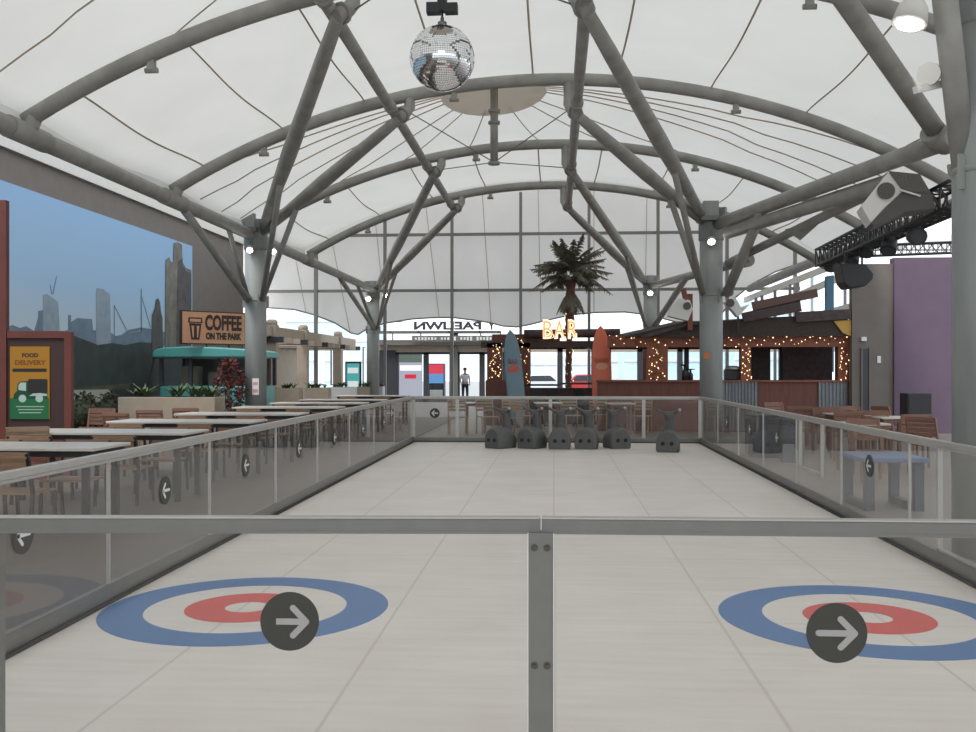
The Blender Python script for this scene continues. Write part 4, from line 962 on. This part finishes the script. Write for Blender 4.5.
# person in the doorway
def person(p):
    t = thing('person', 'person in white shirt and dark trousers standing in the bright doorway', 'person', (p.x,p.y,0), .3)
    def sk(name, verts, edges, rad, m, sub=2, par=None):
        me = bpy.data.meshes.new(name); me.from_pydata(verts, edges, []); o = bpy.data.objects.new(name, me); COL.objects.link(o); o.parent = par or t
        me.materials.append(m); s = o.modifiers.new('skin','SKIN'); 
        for i, r_ in enumerate(rad): me.skin_vertices[0].data[i].radius = (r_[0], r_[1]) if hasattr(r_, '__len__') else (r_, r_)
        me.skin_vertices[0].data[0].use_root = True
        ss = o.modifiers.new('sub','SUBSURF'); ss.levels = sub; ss.render_levels = sub; return o
    Vb = [(0,0,.95),(0,0,1.15),(0,0,1.36),(0,0,1.47),(0,-.01,1.56),(0,-.02,1.66),(0,-.01,1.72),
          (-.18,0,1.40),(-.25,0,1.12),(-.22,-.12,.92),(-.21,-.16,.84), (.18,0,1.40),(.25,0,1.12),(.22,-.12,.92),(.21,-.16,.84),
          (-.10,0,.86),(-.11,-.02,.48),(-.11,.02,.09),(-.11,-.12,.04),(.10,0,.86),(.12,0,.48),(.13,.04,.09),(.13,-.1,.04)]
    E = [(0,1),(1,2),(2,3),(3,4),(4,5),(5,6),(2,7),(7,8),(8,9),(9,10),(2,11),(11,12),(12,13),(13,14),(0,15),(15,16),(16,17),(17,18),(0,19),(19,20),(20,21),(21,22)]
    Rr = [(.15,.1),(.13,.09),(.16,.1),.055,.06,.088,.06,.055,.04,.03,.035,.055,.04,.03,.035,.085,.058,.04,.035,.085,.058,.04,.035]
    sk('body', Vb, E, Rr, M['skin'])
    sk('shirt', [(0,0,.93),(0,0,1.15),(0,0,1.37),(-.185,0,1.40),(-.245,0,1.16),(.185,0,1.40),(.245,0,1.16)], [(0,1),(1,2),(2,3),(3,4),(2,5),(5,6)], [(.165,.12),(.15,.11),(.175,.12),.07,.06,.07,.06], M['shirt'])
    sk('trousers', [(0,0,.92),(-.10,0,.84),(-.11,-.02,.48),(-.11,.02,.1),(.10,0,.84),(.12,0,.48),(.13,.04,.1)], [(0,1),(1,2),(2,3),(0,4),(4,5),(5,6)], [(.16,.115),.1,.075,.06,.1,.075,.06], M['trousers'])
    bm = NB(); ball(bm, (0,.015,1.69), .1, 12, 8, (1,1.1,1.0)); o = fin('hair', bm, M['hair']); o.parent = t
p = P(465,371,51.2); person(p)
# world outside: pale quay building, blue glass blocks, parked cars
bt = mat('pale blue glass cladding', srgb(208,228,236), .4, 0, .1, .4, stretch=(1,1,8)); bw = mat('pale facade', srgb(225,228,232), .8)
for (px0, px1, py, Z, m_, lab) in ((285,372,311,85,bt,'blue glazed block seen above the pergola'),(624,700,330,80,bt,'blue glazed block behind the timber cased column'),(735,800,300,70,bt,'blue glazed building above the bar roof'),(530,596,356,95,bw,'pale building across the water behind the palm'),(600,655,352,92,bw,'pale building seen through the bar windows')):
    a, b_ = P(px0,py,Z), P(px1,py,Z); t = thing('distant_building', lab, 'building', ((a.x+b_.x)/2,a.y,0))
    bm = NB(); box(bm, a.x, b_.x, a.y, a.y+8, -.1, a.z); fin('facade', bm, m_, t)
    bm = NB(); n = max(2, int(a.z/1.4))
    for k in range(n): box(bm, a.x-.05, b_.x+.05, a.y-.08, a.y, a.z*(k+.5)/n-.12, a.z*(k+.5)/n+.12)
    fin('floor_bands', bm, M['white'], t)
for px, Z, m_, lab in ((541,66,mat('white car paint', srgb(230,232,235), .3),'pale car parked outside, left of the palm trunk'),(586,67.5,mat('red car paint', srgb(190,60,60), .3),'red car parked outside, right of the palm trunk')):
    p = P(px,371,Z); t = thing('parked_car', lab, 'car', (p.x,p.y,-.1))
    bm = NB(); prism(bm, [(p.x+x,p.y,z) for x, z in ((-2,.2),(-2,.7),(-1.2,.85),(-.7,1.35),(.7,1.38),(1.3,.9),(2,.8),(2.05,.2))], (0,1.7,0)); fin('car_body', bm, m_, t, bevel=.08)
    bm = NB()
    for x in (-1.25,1.25): disc(bm, (p.x+x,p.y+.02,.2), (0,-1,0), .31, .1, 18)
    fin('wheels', bm, M['black'], t)
    bm = NB(); prism(bm, [(p.x+x,p.y-.01,z) for x, z in ((-1,.9),(-.62,1.28),(.62,1.3),(1.05,.92))], (0,.02,0)); fin('side_window', bm, M['dark'], t)

# ---------------------------------------------------------------- bar
ZB = 26.0
YBAR = 26.2
bxp = lambda px, Y=YBAR: onY(px, 371, Y).x
bzp = lambda py, px=720, Y=YBAR: onY(px, py, Y).z
t = thing('bar_counter', 'dark red timber bar front with corrugated zinc panels, running to the grey wall', 'bar counter', (bxp(725), YBAR, 0))
zc_ = bzp(382)
bm = NB(); box(bm, bxp(598), bxp(853), YBAR, YBAR+.5, 0, zc_); fin('timber_front', bm, M['barwood'], t)
bm = NB(); box(bm, bxp(598)-.05, bxp(853), YBAR-.08, YBAR+.6, zc_, zc_+.05); fin('counter_top', bm, M['barbeam'], t)
def corr(x0, x1, yy, z0, z1, n):
    bm = NB(); pr = None
    for k in range(n*6+1):
        x = x0+(x1-x0)*k/(n*6); y = yy-.03-.025*math.sin(2*PI*k/6); cur = (bm.verts.new((x,y,z0)), bm.verts.new((x,y,z1)))
        if pr: bm.faces.new((pr[0],cur[0],cur[1],pr[1]))
        pr = cur
    return bm
fin('corrugated_panel', corr(bxp(722), bxp(757.5), YBAR, .02, zc_, 11), M['corr'], t)
fin('corrugated_panel', corr(bxp(818), bxp(847), YBAR, .02, zc_, 8), M['corr'], t)
# canopy posts + beam
t = thing('bar_canopy', 'rusty timber canopy frame with dark thatch roof over the bar', 'canopy', (bxp(730), YBAR, 0))
for px0, px1 in ((647,668),(741,751),(838,853)):
    bm = NB(); box(bm, bxp(px0), bxp(px1), YBAR+.0, YBAR+.3, zc_+.05, bzp(346)); fin('post', bm, M['barbeam'], t)
bm = NB(); box(bm, bxp(608), bxp(853), YBAR-.02, YBAR+.32, bzp(347), bzp(335.5)); fin('front_beam', bm, M['barbeam'], t)
bm = NB(); prism(bm, [onY(px,py,YBAR-.2) for px, py in ((625,336),(660,328),(690,321),(722,321),(760,318),(800,316),(840,318),(851,320),(851,336),(735,337),(625,337))], (0,3.2,.15)); fin('thatch_roof', bm, M['thatch'], t)
for pts in (((752,302),(817,288.5),(818.5,297),(754,311)), ((742,313),(800,300),(802,311),(744,322)), ((796,312),(851,309),(851,319),(796,322)), ((640,336),(688,322),(722,320),(722,323),(690,325),(645,338))):
    bm = NB(); prism(bm, [onY(px,py,YBAR-.3) for px, py in pts], (0,.12,0)); fin('roof_board', bm, M['log'] if pts[0][0] != 752 else mat('grey brown board', srgb(104,82,76), .8), t)
bm = NB(); box(bm, bxp(608), bxp(853), YBAR+2.7, YBAR+2.9, bzp(347), bzp(339)); fin('back_beam', bm, M['log'], t)
for px in (614,676,700,724,736,762,790,805): 
    bm = NB(); box(bm, bxp(px)-.05, bxp(px)+.08, YBAR+2.7, YBAR+2.85, 0, bzp(345)); fin('rear_post', bm, M['dark'], t)
bm = NB(); box(bm, bxp(800), bxp(853), YBAR+1.9, YBAR+2.0, zc_, bzp(345)); box(bm, bxp(762), bxp(790), YBAR+2.4, YBAR+2.5, zc_, bzp(345)); fin('back_panel', bm, M['log'], t)
bm = NB(); prism(bm, [onY(px,py,YBAR-.25) for px, py in ((834,321),(851,320),(851,336),(843,333))], (0,.1,0)); fin('yellow_shade', bm, M['yellow'], t)
# bottles / taps on the counter silhouettes
for px, h, lab in ((686,.42,'dark bottle stand on the bar counter, left of the rink corner column'),(692,.30,'dark beer tap group on the bar counter left of the rink corner column')):
    x = bxp(px); bm = NB(); lathe(bm, [(.07,0),(.07,h*.5),(.03,h*.7),(.03,h*.9),(.12,h*.92),(.12,h)], (x,YBAR+.3,zc_+.05), 14); tag(fin('beer_tap', bm, M['black']), lab, 'beer tap')
p = V(bxp(735),YBAR+.3,zc_+.05); t2 = thing('coffee_machine', 'silver and black machine on the bar counter right of the corner column', 'machine', p)
bm = NB(); box(bm, p.x-.22, p.x+.22, p.y-.15, p.y+.2, p.z, p.z+.28); fin('machine_body', bm, M['black'], t2, bevel=.02)
bm = NB(); lathe(bm, [(.22,0),(.2,.06),(.1,.1)], (p.x,p.y,p.z+.28), 16); fin('dome', bm, M['alu'], t2)
# left part of the bar
YS = 29.5
sx2 = lambda px: onY(px,371,YS).x; sz2 = lambda py, px=540: onY(px,py,YS).z
t = thing('bar_shack', 'dark timber bar shack frame with a round log beam behind the surfboards', 'bar shack', (sx2(540), YS, 0))
for px0, px1 in ((487,502),(514,530),(598,606)):
    bm = NB(); box(bm, sx2(px0), sx2(px1), YS, YS+.4, 0, sz2(343)); fin('post', bm, M['barwood'] if px0 < 590 else M['log'], t)
bm = NB(); tube(bm, onY(524,334,YS-.1), onY(620,333,YS-.1), .13, seg=16); fin('log_beam', bm, M['log'], t)
bm = NB(); box(bm, sx2(481), sx2(604), YS, YS+.35, sz2(347.5), sz2(341)); fin('lintel', bm, M['log'], t)
bm = NB(); box(bm, sx2(492), sx2(560), YS+.05, YS+.35, sz2(341), sz2(334)); fin('lintel_log', bm, M['barwood'], t)
bm = NB(); box(bm, sx2(487), sx2(519), YS-.6, YS-.1, 0, sz2(380)); fin('low_wall', bm, M['barwood'], t)
bm = NB(); box(bm, sx2(528), sx2(598), YS+.1, YS+.5, 0, sz2(388)); fin('low_counter', bm, M['log'], t)
bm = NB(); box(bm, sx2(526), sx2(560), YS+.0, YS+.1, sz2(386), sz2(384)); box(bm, sx2(560), sx2(599), YS+.0, YS+.1, sz2(384.5), sz2(382.5)); fin('shelf', bm, M['dark'], t)
# bar stools silhouettes
bs = thing('bar_stool', '', 'bar stool', (0,0,0))
bm = NB(); lathe(bm, [(.17,.72),(.19,.74),(.19,.78),(.16,.8)], (0,0,0), 16); fin('seat', bm, M['black'], bs)
bm = NB(); box(bm, -.16, .16, .15, .18, .82, 1.1); box(bm, -.15,-.12,.15,.18,.74,.84); box(bm, .12,.15,.15,.18,.74,.84); fin('backrest', bm, M['black'], bs)
for a in range(4):
    bm = NB(); an = PI/4+a*PI/2; tube(bm, (.1*math.cos(an),.1*math.sin(an),.73), (.22*math.cos(an),.22*math.sin(an),0), .015, seg=6); fin('leg', bm, M['black'], bs)
for px, lab in ((538,'black bar stool in front of the bar shack, left of the palm trunk, first'),(553,'black bar stool immediately left of the palm trunk'),(580,'black bar stool immediately right of the palm trunk')):
    p = P(px,371,28.4); p.z = 0; put(bs, p, .3, lab)
# surfboards
def surf(px_b, px_t, py_t, Z, wpx, m, lab, decal_m):
    pb = P(px_b, 400, Z); pb.z = .0; pt_ = P(px_t, py_t, Z+.35); L_ = (pt_-pb).length; d = (pt_-pb).normalized()
    t = thing('surfboard', lab, 'surfboard', pb)
    side = Vector((cs,sn,0)); side = (side - d*side.dot(d)).normalized(); nn = side.cross(d).normalized(); 
    if nn.y > 0: nn = -nn
    hw = wpx/2*Z/F; bm = NB(); N_ = 22; rings = []
    for i in range(N_+1):
        u = i/N_; w = hw*min(1, .55+u*1.6)*(1 if u < .5 else max(.01, 1-((u-.5)/.5)**3.0)**.6)
        w = max(w, .012); th = .035*(w/hw)**.5
        rings.append([bm.verts.new(pb+d*(L_*u)+side*w*math.cos(2*PI*k/16)+nn*th*math.sin(2*PI*k/16)) for k in range(16)])
    for a, b_ in zip(rings, rings[1:]):
        for k in range(16): bm.faces.new((a[k],a[(k+1)%16],b_[(k+1)%16],b_[k])).smooth = True
    bm.faces.new(rings[0][::-1]); bm.faces.new(rings[-1]); fin('board', bm, m, t)
    c_ = pb+d*(L_*.60)+nn*.038
    bm = NB(); pts = [c_+side*(.17*math.cos(a))+d*(.10*math.sin(a)+.0) for a in [2*PI*k/20 for k in range(20)]]; prism(bm, pts, nn*.004); fin('badge', bm, decal_m, t)
    ra = math.atan2(side.y, side.x)
    return t, c_, d
t, c_, d = surf(519, 510, 330, 27.6, 18, M['blueboard'], 'faded blue surfboard leaning upright against the bar shack', M['decal_r'])
text('lettering', 'BAR', M['decal_d'], t, c_+d*.2+Vector((0,-.03,0)), .14, width=.28, rz=YAW, extrude=.003)
t, c_, d = surf(603, 600.5, 326, 27.4, 20, M['redboard'], 'faded orange red surfboard standing upright in front of the bar', mat('pale badge', srgb(226,158,136)))
text('lettering', 'ISLANDS', M['decal_d'], t, c_+d*.17+Vector((0,-.03,0)), .12, width=.40, rz=YAW, extrude=.003)
# BAR sign
ZS = 29.0
t = thing('bar_sign', 'lit orange letters reading BAR mounted on the log beam', 'sign', P(559,333,ZS)*1)
for ch, px, wd in (('B',547.2,8.6),('A',559.3,9.5),('R',572.0,9.0)):
    text('letter', ch, M['neonw'], t, P(px,330.2,ZS+.02), 18.5*ZS/F, width=(wd+1.0)*ZS/F, rz=YAW, extrude=.03, bold=.03)
    text('letter_face', ch, M['neon'], t, P(px,330.2,ZS-.03), 17.5*ZS/F, width=wd*ZS/F, rz=YAW, extrude=.03, bold=-.012)
text('small_lettering', 'DISH', M['neonw'], t, P(561,336.3,ZS-.09), 6.2*ZS/F, width=32*ZS/F, rz=YAW, extrude=.01, bold=-.004)
bm = NB(); 
for px in (548,560,572): bar(bm, P(px,333,ZS+.08), P(px,333,ZS+.5), .04, .04)
bar(bm, P(543,334,ZS+.08), P(577,334,ZS+.08), .03, .03)
fin('mounting_bracket', bm, M['black'], t)

# ---------------------------------------------------------------- palm
ZPm = 31.0; pb = P(569,371,ZPm); ph = P(571,285,ZPm)
t = thing('palm_tree', 'tall artificial palm with drooping fronds and light-wrapped trunk in the bar', 'palm tree', (pb.x,pb.y,0))
bm = NB(); pts = [V(pb.x,pb.y,0), V(pb.x-.02,pb.y,1.5), V(pb.x+.02,pb.y,3), V(ph.x,ph.y,ph.z+.25)]
rs_ = []; pp = []
for k in range(36):
    u = k/35*3; i = min(2, int(u)); q = pts[i].lerp(pts[i+1], u-i); pp.append(q); rs_.append((.10 if q.z < 2.9 else .14)*(1.12 if k % 2 else .9))
sweep(bm, pp, rs_, 12); fin('trunk', bm, M['bark'], t)
def frond(c, ang, L, el, droop):
    bm = NB(); h = Vector((math.cos(ang), math.sin(ang), 0)); s = Vector((-h.y,h.x,0)); n = 16; prev = None; pts = []
    for i in range(n+1):
        u = i/n; pts.append(c+h*(L*u*math.cos(el))+Vector((0,0,L*u*math.sin(el)-droop*u*u)))
    sweep(bm, pts, [.022*(1-i/n)+.005 for i in range(n+1)], 5)
    for i in range(2, n+1):
        for sd in (-1, 1):
            for q in (0, .5):
                p = pts[i-1].lerp(pts[i], q); dd = (pts[i]-pts[i-1]).normalized(); l = .34*math.sin(PI*min(1, .15+i/n*.85))**.6*random.uniform(.7,1.1)
                tip = p+s*sd*l*.62+dd*l*.5-Vector((0,0,l*random.uniform(.25,.75))); w = dd*.022
                mid = p.lerp(tip,.5)+Vector((0,0,.02))
                a0, a1, m0, m1, tt = [bm.verts.new(v) for v in (p-w, p+w, mid-w*1.2, mid+w*1.2, tip)]
                bm.faces.new((a0,a1,m1,m0)); bm.faces.new((m0,m1,tt))
    return bm
cc = P(571,269,ZPm)
for k in range(34):
    a = 2*PI*k*.618+random.uniform(-.15,.15); el = math.radians((8, 30, 46, 60, 18, -8)[k % 6]+random.uniform(-6,6))
    fin('frond', frond(cc, a, random.uniform(1.25,1.6), el, random.uniform(.25,.5)), M['palm'], t)
cc2 = P(570,278,ZPm)
for k in range(16):
    a = 2*PI*k/16+random.uniform(-.15,.15)
    fin('frond', frond(cc2, a, random.uniform(.8,1.15), math.radians(random.uniform(-5,22)), random.uniform(.2,.5)), M['palm'], t)
for k in range(7):
    a = 2*PI*k/7+.3; fin('frond', frond(P(571,292,ZPm), a, .5, -.3, .6), M['palm'], t)

# ---------------------------------------------------------------- fairy lights
me_b = None
def lights(label, pts, r=.014, wire=True):
    global me_b
    pts = [Vector(p) for p in pts]
    t = thing('fairy_lights', label, 'string lights', pts[0], 0, 'warm white fairy lights')
    bm = NB()
    for a, b_ in zip(pts, pts[1:]): tube(bm, a, b_, .004, seg=4)
    fin('wire', bm, M['black'], t)
    for p in pts:
        if me_b is None:
            bmx = NB(); ball(bmx, (0,0,0), .022, 8, 6); me_b = bpy.data.meshes.new('bulb'); bmx.to_mesh(me_b); bmx.free(); me_b.materials.append(M['bulb'])
        o = bpy.data.objects.new('bulb', me_b); COL.objects.link(o); o.parent = t; o.location = p-pts[0]; s = random.uniform(.6,1.25)*r/.022; o.scale = (s,s,s)
def zig(x0, x1, y, z0, z1, n, vertical=False):
    out = []
    for k in range(n):
        u = (k+random.uniform(-.2,.2))/n
        if vertical: out.append((random.uniform(x0,x1), y, z0+(z1-z0)*u))
        else: out.append((x0+(x1-x0)*u, y, random.uniform(z0,z1)))
    return out
yb = YBAR-.05
lights('fairy lights along the bar beam, left of the rink corner column', zig(bxp(610), bxp(700), yb, bzp(347), bzp(335), 26))
lights('fairy lights along the bar beam, right of the rink corner column', zig(bxp(724), bxp(850), yb, bzp(347), bzp(336), 34))
lights('fairy lights on the wide bar post below the timber cased column', zig(bxp(648), bxp(667), yb, bzp(380), bzp(347), 24, True))
lights('fairy lights on the bar post right of the rink corner column', zig(bxp(741), bxp(751), yb, bzp(380), bzp(347), 22, True))
lights('fairy lights on the end bar post beside the grey wall', zig(bxp(839), bxp(852), yb, bzp(380), bzp(347), 22, True))
lights('fairy lights on the shack post left of the blue surfboard', zig(sx2(488), sx2(502), YS-.05, sz2(378), sz2(343), 40, True))
lights('fairy lights on the shack post right of the blue surfboard', zig(sx2(514), sx2(530), YS-.05, sz2(385), sz2(337), 30, True))
pl_ = []
for k in range(64):
    z = .35+k*(3.9-.35)/64; a = k*1.1; pl_.append((pb.x+.14*math.cos(a), pb.y+.14*math.sin(a), z))
lights('fairy lights wound round the palm trunk', pl_)

# ---------------------------------------------------------------- right side: walls, truss, speakers
YW = 25.9
wx = lambda px: onY(px,371,YW).x; wz = lambda py, px=880: onY(px,py,YW).z
bm = NB(); box(bm, wx(852), wx(893), YW, YW+.25, 0, wz(264,852)); wr = struct('wall_right', bm, M['greywall'], 'grey brown wall block with a dark doorway, right of the bar')
bm = NB(); box(bm, wx(893), wx(893)+3.2, YW-.1, YW+.25, 0, wz(258,893)); struct('wall_right_purple', bm, M['purple'], 'purple wall at the right behind the cafe chairs')
bm = NB(); box(bm, wx(861), wx(869), YW-.03, YW, 0, wz(349,865)); o = fin('door_5', bm, M['dark'], kind='structure')
bm = NB(); box(bm, wx(860.5), wx(862), YW-.06, YW, 0, wz(348,865)); box(bm, wx(868.4), wx(870), YW-.06, YW, 0, wz(348,865)); fin('door_frame', bm, M['greywall'], o)
bm = NB(); box(bm, wx(877), wx(880.5), YW-.03, YW, wz(363), wz(356)); box(bm, wx(860.5),wx(865.5), YW-.1, YW, wz(341), wz(337)); tag(fin('wall_notice', bm, M['white']), 'small white notice on the grey brown wall beside the dark doorway', 'notice')
# lighting truss
def truss(name, lab, A, B, s, n, m, rc=.028):
    A, B = Vector(A), Vector(B); t = thing(name, lab, 'truss', A); d = (B-A).normalized(); sd = d.cross(V(0,0,1)).normalized(); up = V(0,0,1)
    cor = [sd*s/2, -sd*s/2, -sd*s/2+up*s, sd*s/2+up*s]
    for c_ in cor:
        bm = NB(); tube(bm, A+c_, B+c_, rc, seg=8); fin('chord', bm, m, t)
    bm = NB()
    for k in range(n):
        p, q = A.lerp(B, k/n), A.lerp(B, (k+1)/n)
        for i in range(4):
            a, b_ = cor[i], cor[(i+1)%4]
            tube(bm, p+a, (q+b_) if k % 2 else (q+b_), rc*.55, seg=5); tube(bm, p+a, p+b_, rc*.55, seg=5)
    fin('lattice', bm, m, t)
    return t
truss('lighting_truss', 'long black lighting truss running towards the large right column', P(824,266,20.5), P(962,206,13.2), .34, 22, M['black'])
a, b_ = P(856,256.5,26.1), P(962,252.5,26.1); truss('lighting_truss', 'short black lattice truss above the purple wall', a, b_, .28, 12, M['black'], .022)
def can(px, py, Z, lab, s=1., d=(-.3,-.5,-.8)):
    c_ = P(px, py, Z); d = Vector(d).normalized(); t = thing('stage_light', lab, 'stage light', c_, 0, 'black stage lights on the truss')
    bm = NB(); sweep(bm, [c_-d*.17*s, c_-d*.1*s, c_+d*.1*s], [.06*s,.11*s,.12*s], 14); fin('housing', bm, M['black'], t)
    bm = NB(); disc(bm, c_+d*.101*s, d, .09*s, .006, 14); fin('lens', bm, M['dark'], t)
    bm = NB(); bar(bm, c_, c_+V(0,0,.3*s), .03, .03); fin('clamp', bm, M['black'], t)
can(831,265,19.8,'black stage light at the far end of the long truss'); can(853,259,18.6,'black stage light between the truss end and the hanging speaker'); can(867,250,17.6,'black stage light above the hanging speaker'); can(889,246,16.2,'black stage light in the middle of the long truss',1.1); can(916,236,15,'round black stage light nearest the large column',1.15,(-.1,-.95,-.2))
p = P(857,274,17.6)
t = thing('hanging_speaker', 'black curved speaker hanging below the long truss', 'speaker', p)
bm = NB(); prism(bm, [P(px,py,17.6) for px, py in ((840,263),(866,264),(874,274),(873,279),(866,286),(849,288),(844,282))], (0,.5,0)); fin('cabinet', bm, M['black'], t, bevel=.02)
bm = NB(); 
for px in (845,862): bar(bm, P(px,264,17.75), P(px,252,17.75), .03, .03)
fin('hanging_bracket', bm, M['black'], t)
def speaker(quad, Z, depthv, lab, m, cone_c=None, cone_r=0, grille=None):
    pts = [P(px,py,Z) for px, py in quad]; c_ = sum(pts, Vector())/len(pts)
    t = thing('loudspeaker', lab, 'speaker', c_); bm = NB(); prism(bm, pts, depthv); fin('cabinet', bm, m, t, bevel=.015)
    n_ = (pts[1]-pts[0]).cross(pts[2]-pts[1]).normalized()
    if n_.y > 0: n_ = -n_
    if cone_c:
        q = P(*cone_c, Z)+n_*.005; bm = NB(); disc(bm, q, n_, cone_r, .02, 24); fin('cone', bm, M['grille'], t)
    if grille:
        bm = NB(); prism(bm, [P(px,py,Z)+n_*.004 for px, py in grille], n_*.01); fin('grille', bm, M['grille'], t)
    return t
dk = mat('dark speaker casing', srgb(84,80,78), .7)
# big white and dark speaker by the column
Zs = 13.4
t = thing('loudspeaker', 'big angular white speaker with dark grille below the sloping beams, by the large column', 'speaker', P(895,200,Zs))
bm = NB(); prism(bm, [P(px,py,Zs) for px, py in ((889,171),(903,191),(886,207),(871,223),(861,206))], Vector((.1,.55,0))); fin('side_panel', bm, M['whitebox'], t, bevel=.01)
bm = NB(); prism(bm, [P(px,py,Zs-.02) for px, py in ((889,171),(920,174),(931,193),(903,191))], Vector((.1,.5,.05))); fin('grille', bm, M['grille'], t)
bm = NB(); prism(bm, [P(px,py,Zs-.01) for px, py in ((903,191),(931,193),(936,208),(905,212),(874,226),(871,223),(886,207))], Vector((.1,.5,0))); fin('lower_body', bm, dk, t)
bm = NB(); disc(bm, P(886,191,Zs-.02), (-.15,-1,0), .115, .02, 26); fin('cone', bm, M['grille'], t)
bm = NB(); bar(bm, P(900,190,Zs-.05), P(920,196,Zs-.05), .03, .02); fin('handle', bm, M['whitebox'], t)
t = speaker([(671,308),(679,298),(690,300),(693,309),(688,321),(668,316)], 25.5, (0,.35,0), 'white box speaker above the bar, left of the rink corner column', M['whitebox'], (687,306), .10)
bm = NB(); bar(bm, P(690,294,25.6), P(690,330,25.6), .13, .1); bar(bm, P(683,289,25.6), P(686,300,25.6), .2, .1); fin('timber_bracket', bm, M['barbeam'], t)
t = speaker([(735,296),(741,307),(750,304),(738,317),(725,302)], 25.2, (0,.35,0), 'white box speaker above the bar, right of the rink corner column', M['whitebox'], (730,303), .11)
bm = NB(); bar(bm, P(738,310,25.5), P(738,332,25.5), .05, .05); fin('bracket_arm', bm, M['black'], t)
# glazed walkway building beyond right
t = thing('glazed_hall', 'white steel framed glass hall with blue posts outside, right of the bar roof', 'building', P(800,300,40))
bm = NB()
for a, b_ in (((745,318),(853,272)), ((745,300),(853,258)), ((760,330),(853,306))): bar(bm, P(*a,42), P(*b_,34), .12, .22)
fin('sloping_rail', bm, M['white'], t)
for px in (756,762,775,790,798,812,845):
    bm = NB(); a = P(px,302-(px-745)*.389,38); bar(bm, V(a.x,a.y,0), a, .1, .1); fin('mullion', bm, M['alu_dark'] if px not in (812,) else bt, t)
bm = NB(); prism(bm, [P(827,276,33),P(834,275,33),P(834,372,33),P(827,372,33)], (0,.3,0)); fin('blue_post', bm, mat('blue steel', srgb(60,100,125), .5), t)
